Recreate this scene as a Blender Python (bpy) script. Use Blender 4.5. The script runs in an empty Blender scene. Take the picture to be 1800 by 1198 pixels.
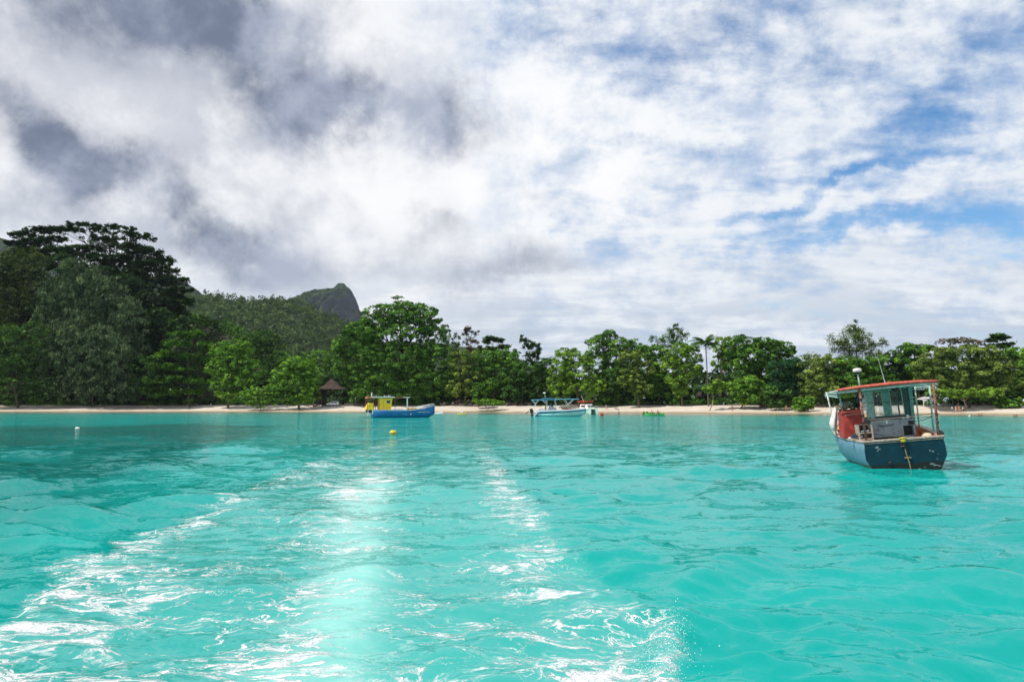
import bpy, bmesh, math, random
import numpy as np
from mathutils import Vector, Matrix, Euler

# ------------------------------------------------------------------ camera, sky, sun, exposure
S = bpy.context.scene
COL = S.collection
FPX = 1200.0
EYE = 2.4
HOR = 711.0
PITCH = math.atan((HOR - 599) / FPX)
cam = bpy.data.cameras.new('camera')
cam.lens = 24.0
cam.sensor_width = 36.0
cam.clip_start = 0.1
cam.clip_end = 30000
camo = bpy.data.objects.new('camera', cam)
COL.objects.link(camo)
camo.location = (0, 0, EYE)
camo.rotation_euler = (math.pi / 2 + PITCH, 0, 0)
S.camera = camo
S.view_settings.view_transform = 'Standard'
S.view_settings.look = 'None'
S.view_settings.exposure = 0.0
S.view_settings.gamma = 1.0
S.view_settings.use_curve_mapping = False
S.render.engine = 'CYCLES'
S.cycles.use_denoising = True
S.cycles.max_bounces = 6
S.cycles.diffuse_bounces = 3
S.cycles.glossy_bounces = 3
S.cycles.transmission_bounces = 6
S.cycles.transparent_max_bounces = 8
S.cycles.volume_bounces = 0
S.cycles.sample_clamp_indirect = 4
S.cycles.sample_clamp_direct = 4

SUN_EL = math.radians(55)
SUN_AZ = math.radians(-112)       # clockwise from +Y (straight ahead): the sun stands high on the left

sd = bpy.data.lights.new('sun', 'SUN')
sd.energy = 4.8
sd.angle = math.radians(0.5)
sd.color = (1.0, 0.95, 0.87)
so = bpy.data.objects.new('sun', sd)
COL.objects.link(so)
_sv = Vector((math.sin(SUN_AZ) * math.cos(SUN_EL), math.cos(SUN_AZ) * math.cos(SUN_EL), math.sin(SUN_EL)))
so.rotation_euler = _sv.to_track_quat('Z', 'Y').to_euler()


def ray(px, py):
    u = (px - 900) / FPX
    v = (599 - py) / FPX
    return Vector((u, math.cos(PITCH) - v * math.sin(PITCH), math.sin(PITCH) + v * math.cos(PITCH)))


def at(px, py, Y):
    d = ray(px, py)
    return Vector((0, 0, EYE)) + d * (Y / d.y)


def onwater(px, py):
    d = ray(px, py)
    return Vector((0, 0, EYE)) + d * (-EYE / d.z)


class NT:
    """small helper for writing node maths"""
    def __init__(self, tree):
        self.t = tree
        self.n = tree.nodes
        self.l = tree.links

    def node(self, typ, **kw):
        x = self.n.new(typ)
        for k, v in kw.items():
            setattr(x, k, v)
        return x

    def put(self, sock, v):
        if isinstance(v, bpy.types.NodeSocket):
            self.l.new(v, sock)
        elif v is not None:
            sock.default_value = v

    def m(self, op, a, b=None, c=None, clamp=False):
        x = self.n.new('ShaderNodeMath')
        x.operation = op
        x.use_clamp = clamp
        self.put(x.inputs[0], a)
        if b is not None:
            self.put(x.inputs[1], b)
        if c is not None:
            self.put(x.inputs[2], c)
        return x.outputs[0]

    def sstep(self, v, a, b, lo=0.0, hi=1.0):
        x = self.n.new('ShaderNodeMapRange')
        x.interpolation_type = 'SMOOTHSTEP'
        self.put(x.inputs[0], v)
        self.put(x.inputs[1], a)
        self.put(x.inputs[2], b)
        x.inputs[3].default_value = lo
        x.inputs[4].default_value = hi
        return x.outputs[0]

    def lin(self, v, a, b, lo=0.0, hi=1.0):
        x = self.n.new('ShaderNodeMapRange')
        self.put(x.inputs[0], v)
        x.inputs[1].default_value = a
        x.inputs[2].default_value = b
        x.inputs[3].default_value = lo
        x.inputs[4].default_value = hi
        return x.outputs[0]

    def mix(self, f, a, b, mode='MIX'):
        x = self.n.new('ShaderNodeMix')
        x.data_type = 'RGBA'
        x.blend_type = mode
        self.put(x.inputs[0], f)
        self.put(x.inputs[6], a if isinstance(a, bpy.types.NodeSocket) else (*a, 1))
        self.put(x.inputs[7], b if isinstance(b, bpy.types.NodeSocket) else (*b, 1))
        return x.outputs[2]

    def noise(self, vec, scale, detail=4, rough=0.5, dist=0.0, typ='FBM', out=0):
        x = self.n.new('ShaderNodeTexNoise')
        x.noise_type = typ
        if vec is not None:
            self.l.new(vec, x.inputs['Vector'])
        x.inputs['Scale'].default_value = scale
        x.inputs['Detail'].default_value = detail
        x.inputs['Roughness'].default_value = rough
        x.inputs['Distortion'].default_value = dist
        return x.outputs[out]

    def xyz(self, x=0.0, y=0.0, z=0.0):
        c = self.n.new('ShaderNodeCombineXYZ')
        self.put(c.inputs[0], x)
        self.put(c.inputs[1], y)
        self.put(c.inputs[2], z)
        return c.outputs[0]

    def mapping(self, vec, loc=(0, 0, 0), rot=(0, 0, 0), sc=(1, 1, 1)):
        x = self.n.new('ShaderNodeMapping')
        self.l.new(vec, x.inputs[0])
        x.inputs[1].default_value = loc
        x.inputs[2].default_value = rot
        x.inputs[3].default_value = sc
        return x.outputs[0]


# ------------------------------------------------------------------ world: sky with cloud layers by direction
world = bpy.data.worlds.new('World')
S.world = world
world.use_nodes = True
W = NT(world.node_tree)
W.n.clear()
wout = W.node('ShaderNodeOutputWorld')
tc = W.node('ShaderNodeTexCoord')
sep = W.node('ShaderNodeSeparateXYZ')
W.l.new(tc.outputs['Generated'], sep.inputs[0])
dx, dy, dz = sep.outputs
az = W.m('ARCTAN2', dx, dy)
el = W.m('ARCSINE', dz)
sky = W.node('ShaderNodeTexSky')
sky.sky_type = 'NISHITA'
sky.sun_disc = False
sky.sun_elevation = SUN_EL
sky.sun_rotation = SUN_AZ
sky.air_density = 1.0
sky.dust_density = 0.4
sky.ozone_density = 1.2
bg1 = W.node('ShaderNodeBackground')
hs = W.node('ShaderNodeHueSaturation')
W.l.new(sky.outputs[0], hs.inputs['Color'])
hs.inputs['Saturation'].default_value = 1.4
W.l.new(hs.outputs[0], bg1.inputs[0])
bg1.inputs[1].default_value = 0.15

zz = W.m('ADD', W.m('MAXIMUM', dz, 0.0), 0.20)
qx = W.m('DIVIDE', dx, zz)
qy = W.m('DIVIDE', dy, zz)
q = W.xyz(qx, qy, 0.0)
dirv = tc.outputs['Generated']
wn = W.node('ShaderNodeTexNoise')
W.l.new(W.mapping(dirv, loc=(3.1, 1.7, 0.4)), wn.inputs['Vector'])
wn.inputs['Scale'].default_value = 3.2
wn.inputs['Detail'].default_value = 8
wn.inputs['Roughness'].default_value = 0.64
ws = W.node('ShaderNodeSeparateColor')
W.l.new(wn.outputs['Color'], ws.inputs[0])
waz = W.m('ADD', az, W.m('MULTIPLY', W.m('SUBTRACT', ws.outputs[0], 0.5), 0.30))
wel = W.m('ADD', el, W.m('MULTIPLY', W.m('SUBTRACT', ws.outputs[1], 0.5), 0.22))


def blob(prev, px, py, rx, ry, rot, amp):
    """soft mass in the sky centred on a direction, radii in photo pixels, rot in degrees"""
    d = ray(px, py).normalized()
    a0 = math.atan2(d.x, d.y)
    e0 = math.asin(d.z)
    k = (d.x / max(d.y, .01)) ** 2 + 1
    sa = rx / FPX / k
    se = ry / FPX / math.sqrt(k)
    c, s = math.cos(math.radians(rot)), math.sin(math.radians(rot))
    # each mass builds on the sum so far, so the sky's maths stay one chain
    da = W.m('SUBTRACT', waz if prev is None else W.m('MULTIPLY_ADD', prev, 1e-7, waz), a0)
    de = W.m('SUBTRACT', wel, e0)
    u = W.m('ADD', W.m('MULTIPLY', da, c / sa), W.m('MULTIPLY', de, s / sa))
    v = W.m('ADD', W.m('MULTIPLY', da, -s / se), W.m('MULTIPLY', de, c / se))
    r2 = W.m('ADD', W.m('MULTIPLY', u, u), W.m('MULTIPLY', v, v))
    e = W.m('EXPONENT', W.m('MULTIPLY', r2, -1.0))
    return W.m('MULTIPLY', e, amp) if prev is None else W.m('MULTIPLY_ADD', e, amp, prev)


def total(lst):
    s = None
    for x in lst:
        s = blob(s, *x)
    return s


dark = total([
    (200, -10, 230, 75, -8, 1.05), (330, 20, 110, 60, -20, 0.6), (110, 225, 170, 70, -32, 1.15), (240, 290, 130, 55, -28, 0.9),
    (690, 190, 200, 90, -6, 1.10), (590, 240, 150, 65, 0, 0.70), (500, 190, 190, 110, 0, 0.42), (790, 170, 90, 60, 0, 0.5),
    (410, 425, 130, 75, -8, 1.10), (300, 370, 170, 90, -20, 0.50), (60, 370, 200, 60, 0, 0.50), (430, 290, 130, 50, 0, 0.42),
    (870, 450, 190, 48, 5, 0.72), (745, 385, 60, 30, 0, 0.50), (940, 325, 70, 20, 0, 0.45), (640, 450, 140, 50, 0, 0.45),
    (540, 40, 200, 70, 10, 0.55), (-350, 150, 380, 200, 0, 0.8), (-200, -500, 500, 300, 0, 0.55)])
dn = W.noise(dirv, 5.0, 10, 0.60, 0.1)
darkm = W.m('MULTIPLY', dark, W.lin(dn, 0.32, 0.68, 0.28, 1.36))
darkm = W.sstep(darkm, 0.18, 1.12)

heapm = W.sstep(W.m('ADD', waz, W.m('MULTIPLY', wel, 0.25)), 0.12, -0.12)
# veil cover: broken only towards the right
gap = total([
    (1500, 400, 260, 22, 3, 1.0), (1450, 335, 220, 14, 12, 0.75), (1650, 210, 150, 60, 35, 0.62), (1500, 260, 200, 26, 16, 0.42),
    (1330, 20, 260, 45, 5, 0.50), (1230, 105, 130, 40, 10, 0.50), (1040, 50, 130, 55, 0, 0.40), (1770, 50, 120, 70, 45, 0.50),
    (1780, 330, 120, 90, 20, 0.30), (930, 10, 140, 40, 0, 0.34), (1480, 100, 140, 60, 20, 0.30), (1250, 400, 220, 16, 2, 0.34),
    (1650, 470, 300, 40, 3, 0.22), (1500, 200, 500, 260, 10, 0.20), (2300, 150, 420, 260, 10, 0.35), (1400, -500, 600, 300, 0, 0.35)])
q2 = W.mapping(q, rot=(0, 0, math.radians(24)), sc=(1.0, 1.9, 1.0))
cn = W.noise(q2, 1.35, 10, 0.62, 0.25)
cn2 = W.noise(W.mapping(q, rot=(0, 0, math.radians(-20)), sc=(1.0, 1.35, 1.0)), 6.0, 7, 0.6, 0.2)
cn3 = W.noise(dirv, 10.0, 9, 0.66, 0.1)
cv = W.m('ADD', W.m('ADD', W.m('MULTIPLY', cn, 0.50), W.m('MULTIPLY', cn2, 0.26)), W.m('MULTIPLY', cn3, 0.24))
cover = W.m('SUBTRACT', W.m('ADD', W.m('MULTIPLY', W.m('SUBTRACT', cv, 0.5), 5.0), 1.14), gap)
cover = W.sstep(W.m('ADD', cover, W.m('MULTIPLY', heapm, 0.8)), -0.15, 1.05)
cover = W.m('MAXIMUM', cover, darkm, clamp=True)
# brightness inside the cloud sheet
bn = W.noise(q2, 2.2, 8, 0.58, 0.3)
tone_ = W.m('ADD', W.m('ADD', W.m('MULTIPLY', bn, 0.30), W.m('MULTIPLY', cn2, 0.25)), W.m('MULTIPLY', cn3, 0.45))
sheet = W.mix(W.sstep(tone_, 0.40, 0.56), (0.50, 0.61, 0.80), (0.90, 0.93, 0.97))
lump = W.noise(dirv, 4.2, 10, 0.62, 0.1)
heap = W.mix(W.sstep(lump, 0.38, 0.55), (0.57, 0.60, 0.68), (0.96, 0.97, 0.99))
sheet = W.mix(heapm, sheet, heap)
glow = total([(830, 330, 300, 220, 0, 0.62), (1000, 220, 240, 150, 0, 0.55), (180, 170, 170, 50, -20, 0.6), (650, 40, 60, 50, 0, 0.6), (20, 110, 120, 60, 0, 0.4), (560, 330, 120, 30, 0, 0.5)])
sheet = W.mix(W.m('MULTIPLY', glow, W.lin(cn3, 0.35, 0.60, 0.35, 1.15), clamp=True), sheet, (1.03, 1.03, 1.04))
low = W.sstep(el, 0.28, 0.05)
sheet = W.mix(W.m('MULTIPLY', W.m('MULTIPLY', low, W.sstep(cn, 0.62, 0.44)), 0.8), sheet, (0.46, 0.55, 0.69))
puff = W.noise(W.mapping(dirv, loc=(0, 0, 4), sc=(1, 1, 1.6)), 11.0, 7, 0.55, 0.1)
puffm = W.m('MULTIPLY', W.sstep(puff, 0.50, 0.66), W.sstep(el, 0.20, 0.08))
sheet = W.mix(W.m('MULTIPLY', puffm, 0.8), sheet, (0.90, 0.92, 0.95))
shade = W.mix(W.sstep(W.noise(dirv, 6.0, 10, 0.62, 0.2), 0.36, 0.64), (0.165, 0.20, 0.295), (0.43, 0.475, 0.60))
cloud = W.mix(darkm, sheet, shade)
bg2 = W.node('ShaderNodeBackground')
W.l.new(cloud, bg2.inputs[0])
bg2.inputs[1].default_value = 1.0
mx = W.node('ShaderNodeMixShader')
W.l.new(cover, mx.inputs[0])
W.l.new(bg1.outputs[0], mx.inputs[1])
W.l.new(bg2.outputs[0], mx.inputs[2])
W.l.new(mx.outputs[0], wout.inputs[0])
world.cycles.sampling_method = 'MANUAL'
world.cycles.sample_map_resolution = 1024


# ------------------------------------------------------------------ generic helpers
class MB:
    def __init__(self):
        self.v = []
        self.f = []

    def add(self, vs, fs):
        b = len(self.v)
        self.v += [tuple(x) for x in vs]
        self.f += [tuple(i + b for i in f) for f in fs]
        return self

    def box(self, c, s, rot=(0, 0, 0), top=1.0):
        R = Euler(rot).to_matrix()
        vs = []
        for z in (-1, 1):
            k = top if z > 0 else 1.0
            for x, y in ((-1, -1), (1, -1), (1, 1), (-1, 1)):
                vs.append(Vector(c) + R @ Vector((x * s[0] / 2 * k, y * s[1] / 2 * k, z * s[2] / 2)))
        return self.add(vs, [(0, 3, 2, 1), (4, 5, 6, 7), (0, 1, 5, 4), (1, 2, 6, 5), (2, 3, 7, 6), (3, 0, 4, 7)])

    def tube(self, pts, r, n=6, squash=1.0):
        pts = [Vector(p) for p in pts]
        rs = r if isinstance(r, (list, tuple)) else [r] * len(pts)
        vs, fs = [], []
        for i, p in enumerate(pts):
            t = (pts[min(i + 1, len(pts) - 1)] - pts[max(i - 1, 0)])
            t = t.normalized() if t.length > 1e-9 else Vector((0, 0, 1))
            a = t.cross(Vector((0, 0, 1)))
            if a.length < 1e-3:
                a = t.cross(Vector((0, 1, 0)))
            a.normalize()
            b = t.cross(a)
            for k in range(n):
                an = 2 * math.pi * k / n
                vs.append(p + a * math.cos(an) * rs[i] + b * math.sin(an) * rs[i] * squash)
        for i in range(len(pts) - 1):
            for k in range(n):
                k2 = (k + 1) % n
                fs.append((i * n + k, i * n + k2, (i + 1) * n + k2, (i + 1) * n + k))
        fs.append(tuple(range(n)))
        fs.append(tuple(reversed([(len(pts) - 1) * n + k for k in range(n)])))
        return self.add(vs, fs)

    def lathe(self, prof, n=12, o=(0, 0, 0), rot=(0, 0, 0), sc=(1, 1, 1)):
        R = Euler(rot).to_matrix()
        vs, fs = [], []
        for r, z in prof:
            for k in range(n):
                an = 2 * math.pi * k / n
                vs.append(Vector(o) + R @ Vector((r * math.cos(an) * sc[0], r * math.sin(an) * sc[1], z * sc[2])))
        m = len(prof)
        for i in range(m - 1):
            for k in range(n):
                k2 = (k + 1) % n
                fs.append((i * n + k, i * n + k2, (i + 1) * n + k2, (i + 1) * n + k))
        fs.append(tuple(reversed(range(n))))
        fs.append(tuple((m - 1) * n + k for k in range(n)))
        return self.add(vs, fs)

    def ell(self, c, r, n=12, m=8, jit=0.0, rng=None):
        vs, fs = [], []
        for i in range(m + 1):
            ph = math.pi * (0.02 + 0.96 * i / m)
            for k in range(n):
                an = 2 * math.pi * k / n
                j = 1 + (rng.uniform(-jit, jit) if rng else 0)
                vs.append((c[0] + r[0] * math.sin(ph) * math.cos(an) * j, c[1] + r[1] * math.sin(ph) * math.sin(an) * j, c[2] - r[2] * math.cos(ph) * j))
        for i in range(m):
            for k in range(n):
                k2 = (k + 1) % n
                fs.append((i * n + k, i * n + k2, (i + 1) * n + k2, (i + 1) * n + k))
        fs.append(tuple(reversed(range(n))))
        fs.append(tuple(m * n + k for k in range(n)))
        return self.add(vs, fs)

    def loft(self, rings, closed=True, cap=True):
        n = len(rings[0])
        vs = [p for r in rings for p in r]
        fs = []
        for i in range(len(rings) - 1):
            for k in range(n if closed else n - 1):
                k2 = (k + 1) % n
                fs.append((i * n + k, i * n + k2, (i + 1) * n + k2, (i + 1) * n + k))
        if cap:
            fs.append(tuple(reversed(range(n))))
            fs.append(tuple((len(rings) - 1) * n + k for k in range(n)))
        return self.add(vs, fs)

    def prism(self, pts2, axis, a, b):
        """polygon in a plane pushed along axis x/y/z from a to b"""
        def mk(p, t):
            return {'x': (t, p[0], p[1]), 'y': (p[0], t, p[1]), 'z': (p[0], p[1], t)}[axis]
        n = len(pts2)
        vs = [mk(p, a) for p in pts2] + [mk(p, b) for p in pts2]
        fs = [tuple(range(n)), tuple(reversed(range(n, 2 * n)))]
        for k in range(n):
            k2 = (k + 1) % n
            fs.append((k, n + k, n + k2, k2))
        return self.add(vs, fs)

    def build(self, name, mat, parent=None, smooth=False, bevel=0.0, thick=0.0):
        me = bpy.data.meshes.new(name)
        me.from_pydata(self.v, [], self.f)
        bm = bmesh.new()
        bm.from_mesh(me)
        bmesh.ops.recalc_face_normals(bm, faces=bm.faces)
        bm.to_mesh(me)
        bm.free()
        if smooth:
            for p in me.polygons:
                p.use_smooth = True
        me.materials.append(mat)
        o = bpy.data.objects.new(name, me)
        COL.objects.link(o)
        if parent is not None:
            o.parent = parent
        if thick:
            md = o.modifiers.new('thick', 'SOLIDIFY')
            md.thickness = thick
            md.offset = 0
        if bevel:
            md = o.modifiers.new('bevel', 'BEVEL')
            md.width = bevel
            md.segments = 2
            md.limit_method = 'ANGLE'
        return o


def tag(o, label=None, cat=None, group=None, kind=None):
    if label:
        o['label'] = label
    if cat:
        o['category'] = cat
    if group:
        o['group'] = group
    if kind:
        o['kind'] = kind
    return o


def thing(name, label, cat, loc=(0, 0, 0), rz=0.0, group=None, rot=None):
    o = bpy.data.objects.new(name, None)
    o.empty_display_size = 0.2
    COL.objects.link(o)
    o.location = loc
    o.rotation_euler = rot if rot is not None else (0, 0, rz)
    return tag(o, label, cat, group)


def child(o, p):
    o.parent = p
    return o


def quadmesh(name, P, mat, parent=None, tint=None, smooth=False):
    """P: (n,4,3) array of quads"""
    n = P.shape[0]
    me = bpy.data.meshes.new(name)
    me.vertices.add(n * 4)
    me.vertices.foreach_set('co', P.reshape(-1).astype(np.float32))
    me.loops.add(n * 4)
    me.loops.foreach_set('vertex_index', np.arange(n * 4, dtype=np.int32))
    me.polygons.add(n)
    me.polygons.foreach_set('loop_start', np.arange(0, n * 4, 4, dtype=np.int32))
    me.update(calc_edges=True)
    if tint is not None:
        a = me.attributes.new('tint', 'FLOAT', 'FACE')
        a.data.foreach_set('value', tint.astype(np.float32))
    me.materials.append(mat)
    o = bpy.data.objects.new(name, me)
    COL.objects.link(o)
    if parent is not None:
        o.parent = parent
    return o


def gridmesh(name, V, nu, nv, mat, smooth=True, attrs=None, wrap=False, hidecap=None):
    """V: (nu*nv,3), rows of nv"""
    me = bpy.data.meshes.new(name)
    i = np.arange(nu - 1)[:, None]
    jn = nv if wrap else nv - 1
    j = np.arange(jn)[None, :]
    j2 = (j + 1) % nv
    F = np.stack([i * nv + j, i * nv + j2 + 0 * i, (i + 1) * nv + j2, (i + 1) * nv + j], -1).reshape(-1, 4)
    me.vertices.add(len(V))
    me.vertices.foreach_set('co', V.reshape(-1).astype(np.float32))
    me.loops.add(F.size)
    me.loops.foreach_set('vertex_index', F.reshape(-1).astype(np.int32))
    me.polygons.add(len(F))
    me.polygons.foreach_set('loop_start', np.arange(0, F.size, 4, dtype=np.int32))
    me.polygons.foreach_set('use_smooth', np.full(len(F), smooth))
    me.update(calc_edges=True)
    for k, a in (attrs or {}).items():
        at_ = me.attributes.new(k, 'FLOAT', 'POINT')
        at_.data.foreach_set('value', a.astype(np.float32))
    me.materials.append(mat)
    o = bpy.data.objects.new(name, me)
    COL.objects.link(o)
    return o


# ------------------------------------------------------------------ materials
MATS = {}


def mat(name, col, rough=0.6, var=0.2, scale=6.0, metal=0.0, bump=0.0, col2=None, amt=0.5, spec=0.4, grime=None):
    if name in MATS:
        return MATS[name]
    m = bpy.data.materials.new(name)
    m.use_nodes = True
    N = NT(m.node_tree)
    b = N.n['Principled BSDF']
    t = N.node('ShaderNodeTexCoord')
    n1 = N.noise(t.outputs['Object'], scale, 6, 0.6)
    dk = tuple(c * (1 - var) for c in col)
    lt = tuple(min(1, c * (1 + var)) for c in col)
    c = N.mix(N.sstep(n1, 0.3, 0.7), dk, lt)
    if col2 is not None:
        n2 = N.noise(t.outputs['Object'], scale * 1.7, 8, 0.65, 0.4)
        c = N.mix(N.sstep(n2, 0.62 - 0.25 * amt, 0.70 - 0.2 * amt), c, col2)
    if grime is not None:
        sp = N.node('ShaderNodeSeparateXYZ')
        N.l.new(t.outputs['Object'], sp.inputs[0])
        nz = N.noise(N.mapping(t.outputs['Object'], sc=(1, 1, 0.25)), 7.0, 6, 0.6)
        f = N.sstep(N.m('ADD', sp.outputs[2], N.m('MULTIPLY', N.m('SUBTRACT', nz, 0.5), 0.25)), grime[0] + 0.05, grime[0] - 0.04)
        c = N.mix(f, c, grime[1])
    N.l.new(c, b.inputs['Base Color'])
    b.inputs['Roughness'].default_value = rough
    b.inputs['Metallic'].default_value = metal
    b.inputs['Specular IOR Level'].default_value = spec
    if bump:
        bp = N.node('ShaderNodeBump')
        bp.inputs['Strength'].default_value = 0.6
        bp.inputs['Distance'].default_value = bump
        N.l.new(N.noise(t.outputs['Object'], scale * 2.5, 6, 0.6), bp.inputs['Height'])
        N.l.new(bp.outputs[0], b.inputs['Normal'])
    MATS[name] = m
    return m


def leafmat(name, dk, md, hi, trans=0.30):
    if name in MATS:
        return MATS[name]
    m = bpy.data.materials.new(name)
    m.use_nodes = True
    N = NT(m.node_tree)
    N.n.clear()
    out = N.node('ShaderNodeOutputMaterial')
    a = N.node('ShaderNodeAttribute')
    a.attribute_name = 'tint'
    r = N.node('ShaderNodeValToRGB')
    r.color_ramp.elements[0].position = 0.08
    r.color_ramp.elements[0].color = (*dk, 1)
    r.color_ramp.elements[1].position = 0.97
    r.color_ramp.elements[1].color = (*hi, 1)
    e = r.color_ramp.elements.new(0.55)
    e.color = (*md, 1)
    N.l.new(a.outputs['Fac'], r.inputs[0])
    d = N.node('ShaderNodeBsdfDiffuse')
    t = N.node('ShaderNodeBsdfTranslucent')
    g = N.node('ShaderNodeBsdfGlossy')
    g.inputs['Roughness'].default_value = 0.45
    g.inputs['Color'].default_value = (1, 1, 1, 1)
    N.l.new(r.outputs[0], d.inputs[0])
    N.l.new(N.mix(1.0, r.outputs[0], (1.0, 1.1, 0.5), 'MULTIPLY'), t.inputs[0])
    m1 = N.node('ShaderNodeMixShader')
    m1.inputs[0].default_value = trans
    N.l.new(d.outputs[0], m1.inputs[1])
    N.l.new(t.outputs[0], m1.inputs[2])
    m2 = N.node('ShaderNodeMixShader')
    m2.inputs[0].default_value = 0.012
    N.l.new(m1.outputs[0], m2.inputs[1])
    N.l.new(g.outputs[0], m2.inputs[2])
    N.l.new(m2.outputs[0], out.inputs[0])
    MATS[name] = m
    return m


# ------------------------------------------------------------------ land shape
def smooth01(x):
    x = np.clip(x, 0, 1)
    return x * x * (3 - 2 * x)


SHX = np.array([-3000, -600, -300, -176, -120, -38, 35, 79, 115, 126, 260, 600, 3000.])
SHY = np.array([60, 190, 225, 232, 238, 224, 209, 190, 173, 168, 140, 70, -500.])


def shore(x):
    return np.interp(x, SHX, SHY)


_r0 = np.random.RandomState(5)
_NC = [(_r0.uniform(0, 6.28), _r0.uniform(0, 6.28), L) for L in (60, 41, 27, 19, 12, 8, 5.3)]


def rough2(x, y, base=1.0):
    z = 0 * x
    for a, p, L in _NC:
        z = z + (L / 60) * np.sin((x * math.cos(a) + y * math.sin(a)) * 6.283 / (L * base) + p + 1.3 * np.sin((x * math.sin(a) - y * math.cos(a)) * 3.1 / (L * base)))
    return z


def hgt(x, y):
    x = np.asarray(x, float)
    y = np.asarray(y, float)
    d = y - shore(x) + 1.2 * np.sin(x * 0.11) + 0.7 * np.sin(x * 0.29 + 1)
    z = np.where(d < 0, np.maximum(d * 0.09, -3.0), 0)
    z = z + 0.55 * smooth01(d / 5) + 1.75 * smooth01((d - 4) / 18) + 1.0 * smooth01((d - 26) / 60)
    z = z + 36 * smooth01((d - 26) / 50) * smooth01((-x - 92) / 55) * (1 - 0.8 * smooth01((d - 95) / 90))
    z = z + 0.12 * rough2(x, y, 0.5) * smooth01((d - 22) / 30)
    return z


def hz(x, y):
    return float(hgt(np.array([x]), np.array([y]))[0])

# ------------------------------------------------------------------ ground sheets
def sandmat():
    m = bpy.data.materials.new('sand')
    m.use_nodes = True
    N = NT(m.node_tree)
    b = N.n['Principled BSDF']
    t = N.node('ShaderNodeTexCoord')
    a = N.node('ShaderNodeAttribute')
    a.attribute_name = 'd'
    big = N.noise(t.outputs['Object'], 0.25, 6, 0.6)
    fine = N.noise(t.outputs['Object'], 3.0, 6, 0.7)
    c = N.mix(N.sstep(big, 0.3, 0.7), (0.46, 0.40, 0.335), (0.56, 0.50, 0.43))
    c = N.mix(N.sstep(fine, 0.60, 0.72), c, (0.33, 0.26, 0.19))
    dd = N.m('ADD', a.outputs['Fac'], N.m('MULTIPLY', N.m('SUBTRACT', big, 0.5), 3.0))
    c = N.mix(N.sstep(dd, 4.2, 3.0), c, (0.40, 0.31, 0.21))
    c = N.mix(N.sstep(dd, 1.7, 0.9), c, (0.22, 0.20, 0.13))
    litter = N.sstep(N.m('ADD', N.m('MULTIPLY', fine, 14.0), dd), 25.5, 28.0)
    c = N.mix(litter, c, (0.10, 0.075, 0.05))
    N.l.new(c, b.inputs['Base Color'])
    N.put(b.inputs['Roughness'], N.sstep(dd, 0.8, 2.5, 0.35, 0.95))
    bp = N.node('ShaderNodeBump')
    bp.inputs['Distance'].default_value = 0.12
    bp.inputs['Strength'].default_value = 0.5
    N.l.new(fine, bp.inputs['Height'])
    N.l.new(bp.outputs[0], b.inputs['Normal'])
    return m


xs = np.concatenate([np.linspace(-3000, -420, 14), np.arange(-400, 401, 2.0), np.linspace(420, 3000, 14)])
ds = np.concatenate([np.linspace(-60, -4, 8), np.arange(-3, 24.1, 0.6)])
XX, DD = np.meshgrid(xs, ds)
YY = shore(XX) + DD
ZZ = hgt(XX, YY)
gridmesh('beach', np.stack([XX, YY, ZZ], -1).reshape(-1, 3), len(ds), len(xs), sandmat(), attrs={'d': (DD + 1.2 * np.sin(XX * 0.11) + 0.7 * np.sin(XX * 0.29 + 1)).reshape(-1)})['kind'] = 'structure'
ds = np.concatenate([[ds[-1]], np.arange(26, 130, 5.0), np.geomspace(135, 15000, 30)])
XX, DD = np.meshgrid(xs, ds)
YY = shore(XX) + DD
ZZ = hgt(XX, YY)
m_floor = mat('forest_floor_soil', (0.045, 0.036, 0.022), 0.95, 0.4, 0.8, bump=0.2, col2=(0.03, 0.045, 0.015), amt=0.7)
gridmesh('ground', np.stack([XX, YY, ZZ], -1).reshape(-1, 3), len(ds), len(xs), m_floor)['kind'] = 'structure'


# ------------------------------------------------------------------ mountains
def hillmat(name, g1, g2, rock, rocky):
    m = bpy.data.materials.new(name)
    m.use_nodes = True
    N = NT(m.node_tree)
    b = N.n['Principled BSDF']
    t = N.node('ShaderNodeTexCoord')
    g = N.node('ShaderNodeNewGeometry')
    s = N.node('ShaderNodeSeparateXYZ')
    N.l.new(g.outputs['Normal'], s.inputs[0])
    n1 = N.noise(t.outputs['Object'], 0.035, 8, 0.7)
    n2 = N.noise(N.mapping(t.outputs['Object'], sc=(1, 1, 0.12)), 0.03, 8, 0.65)
    n3 = N.noise(t.outputs['Object'], 0.007, 5, 0.6)
    c = N.mix(N.sstep(n1, 0.35, 0.65), g1, g2)
    r = N.mix(N.sstep(n2, 0.3, 0.7), tuple(x * 0.45 for x in rock), rock)
    f = N.m('ADD', N.m('ADD', N.m('SUBTRACT', 1.0, s.outputs[2]), N.m('MULTIPLY', N.m('SUBTRACT', n3, 0.5), 1.4)), N.m('MULTIPLY', N.m('SUBTRACT', n1, 0.5), 0.5))
    c = N.mix(N.sstep(f, rocky, rocky + 0.12), c, r)
    N.l.new(c, b.inputs['Base Color'])
    b.inputs['Roughness'].default_value = 0.95
    b.inputs['Specular IOR Level'].default_value = 0.1
    bp = N.node('ShaderNodeBump')
    bp.inputs['Distance'].default_value = 22
    bp.inputs['Strength'].default_value = 0.9
    N.l.new(n1, bp.inputs['Height'])
    N.l.new(bp.outputs[0], b.inputs['Normal'])
    return m


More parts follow.
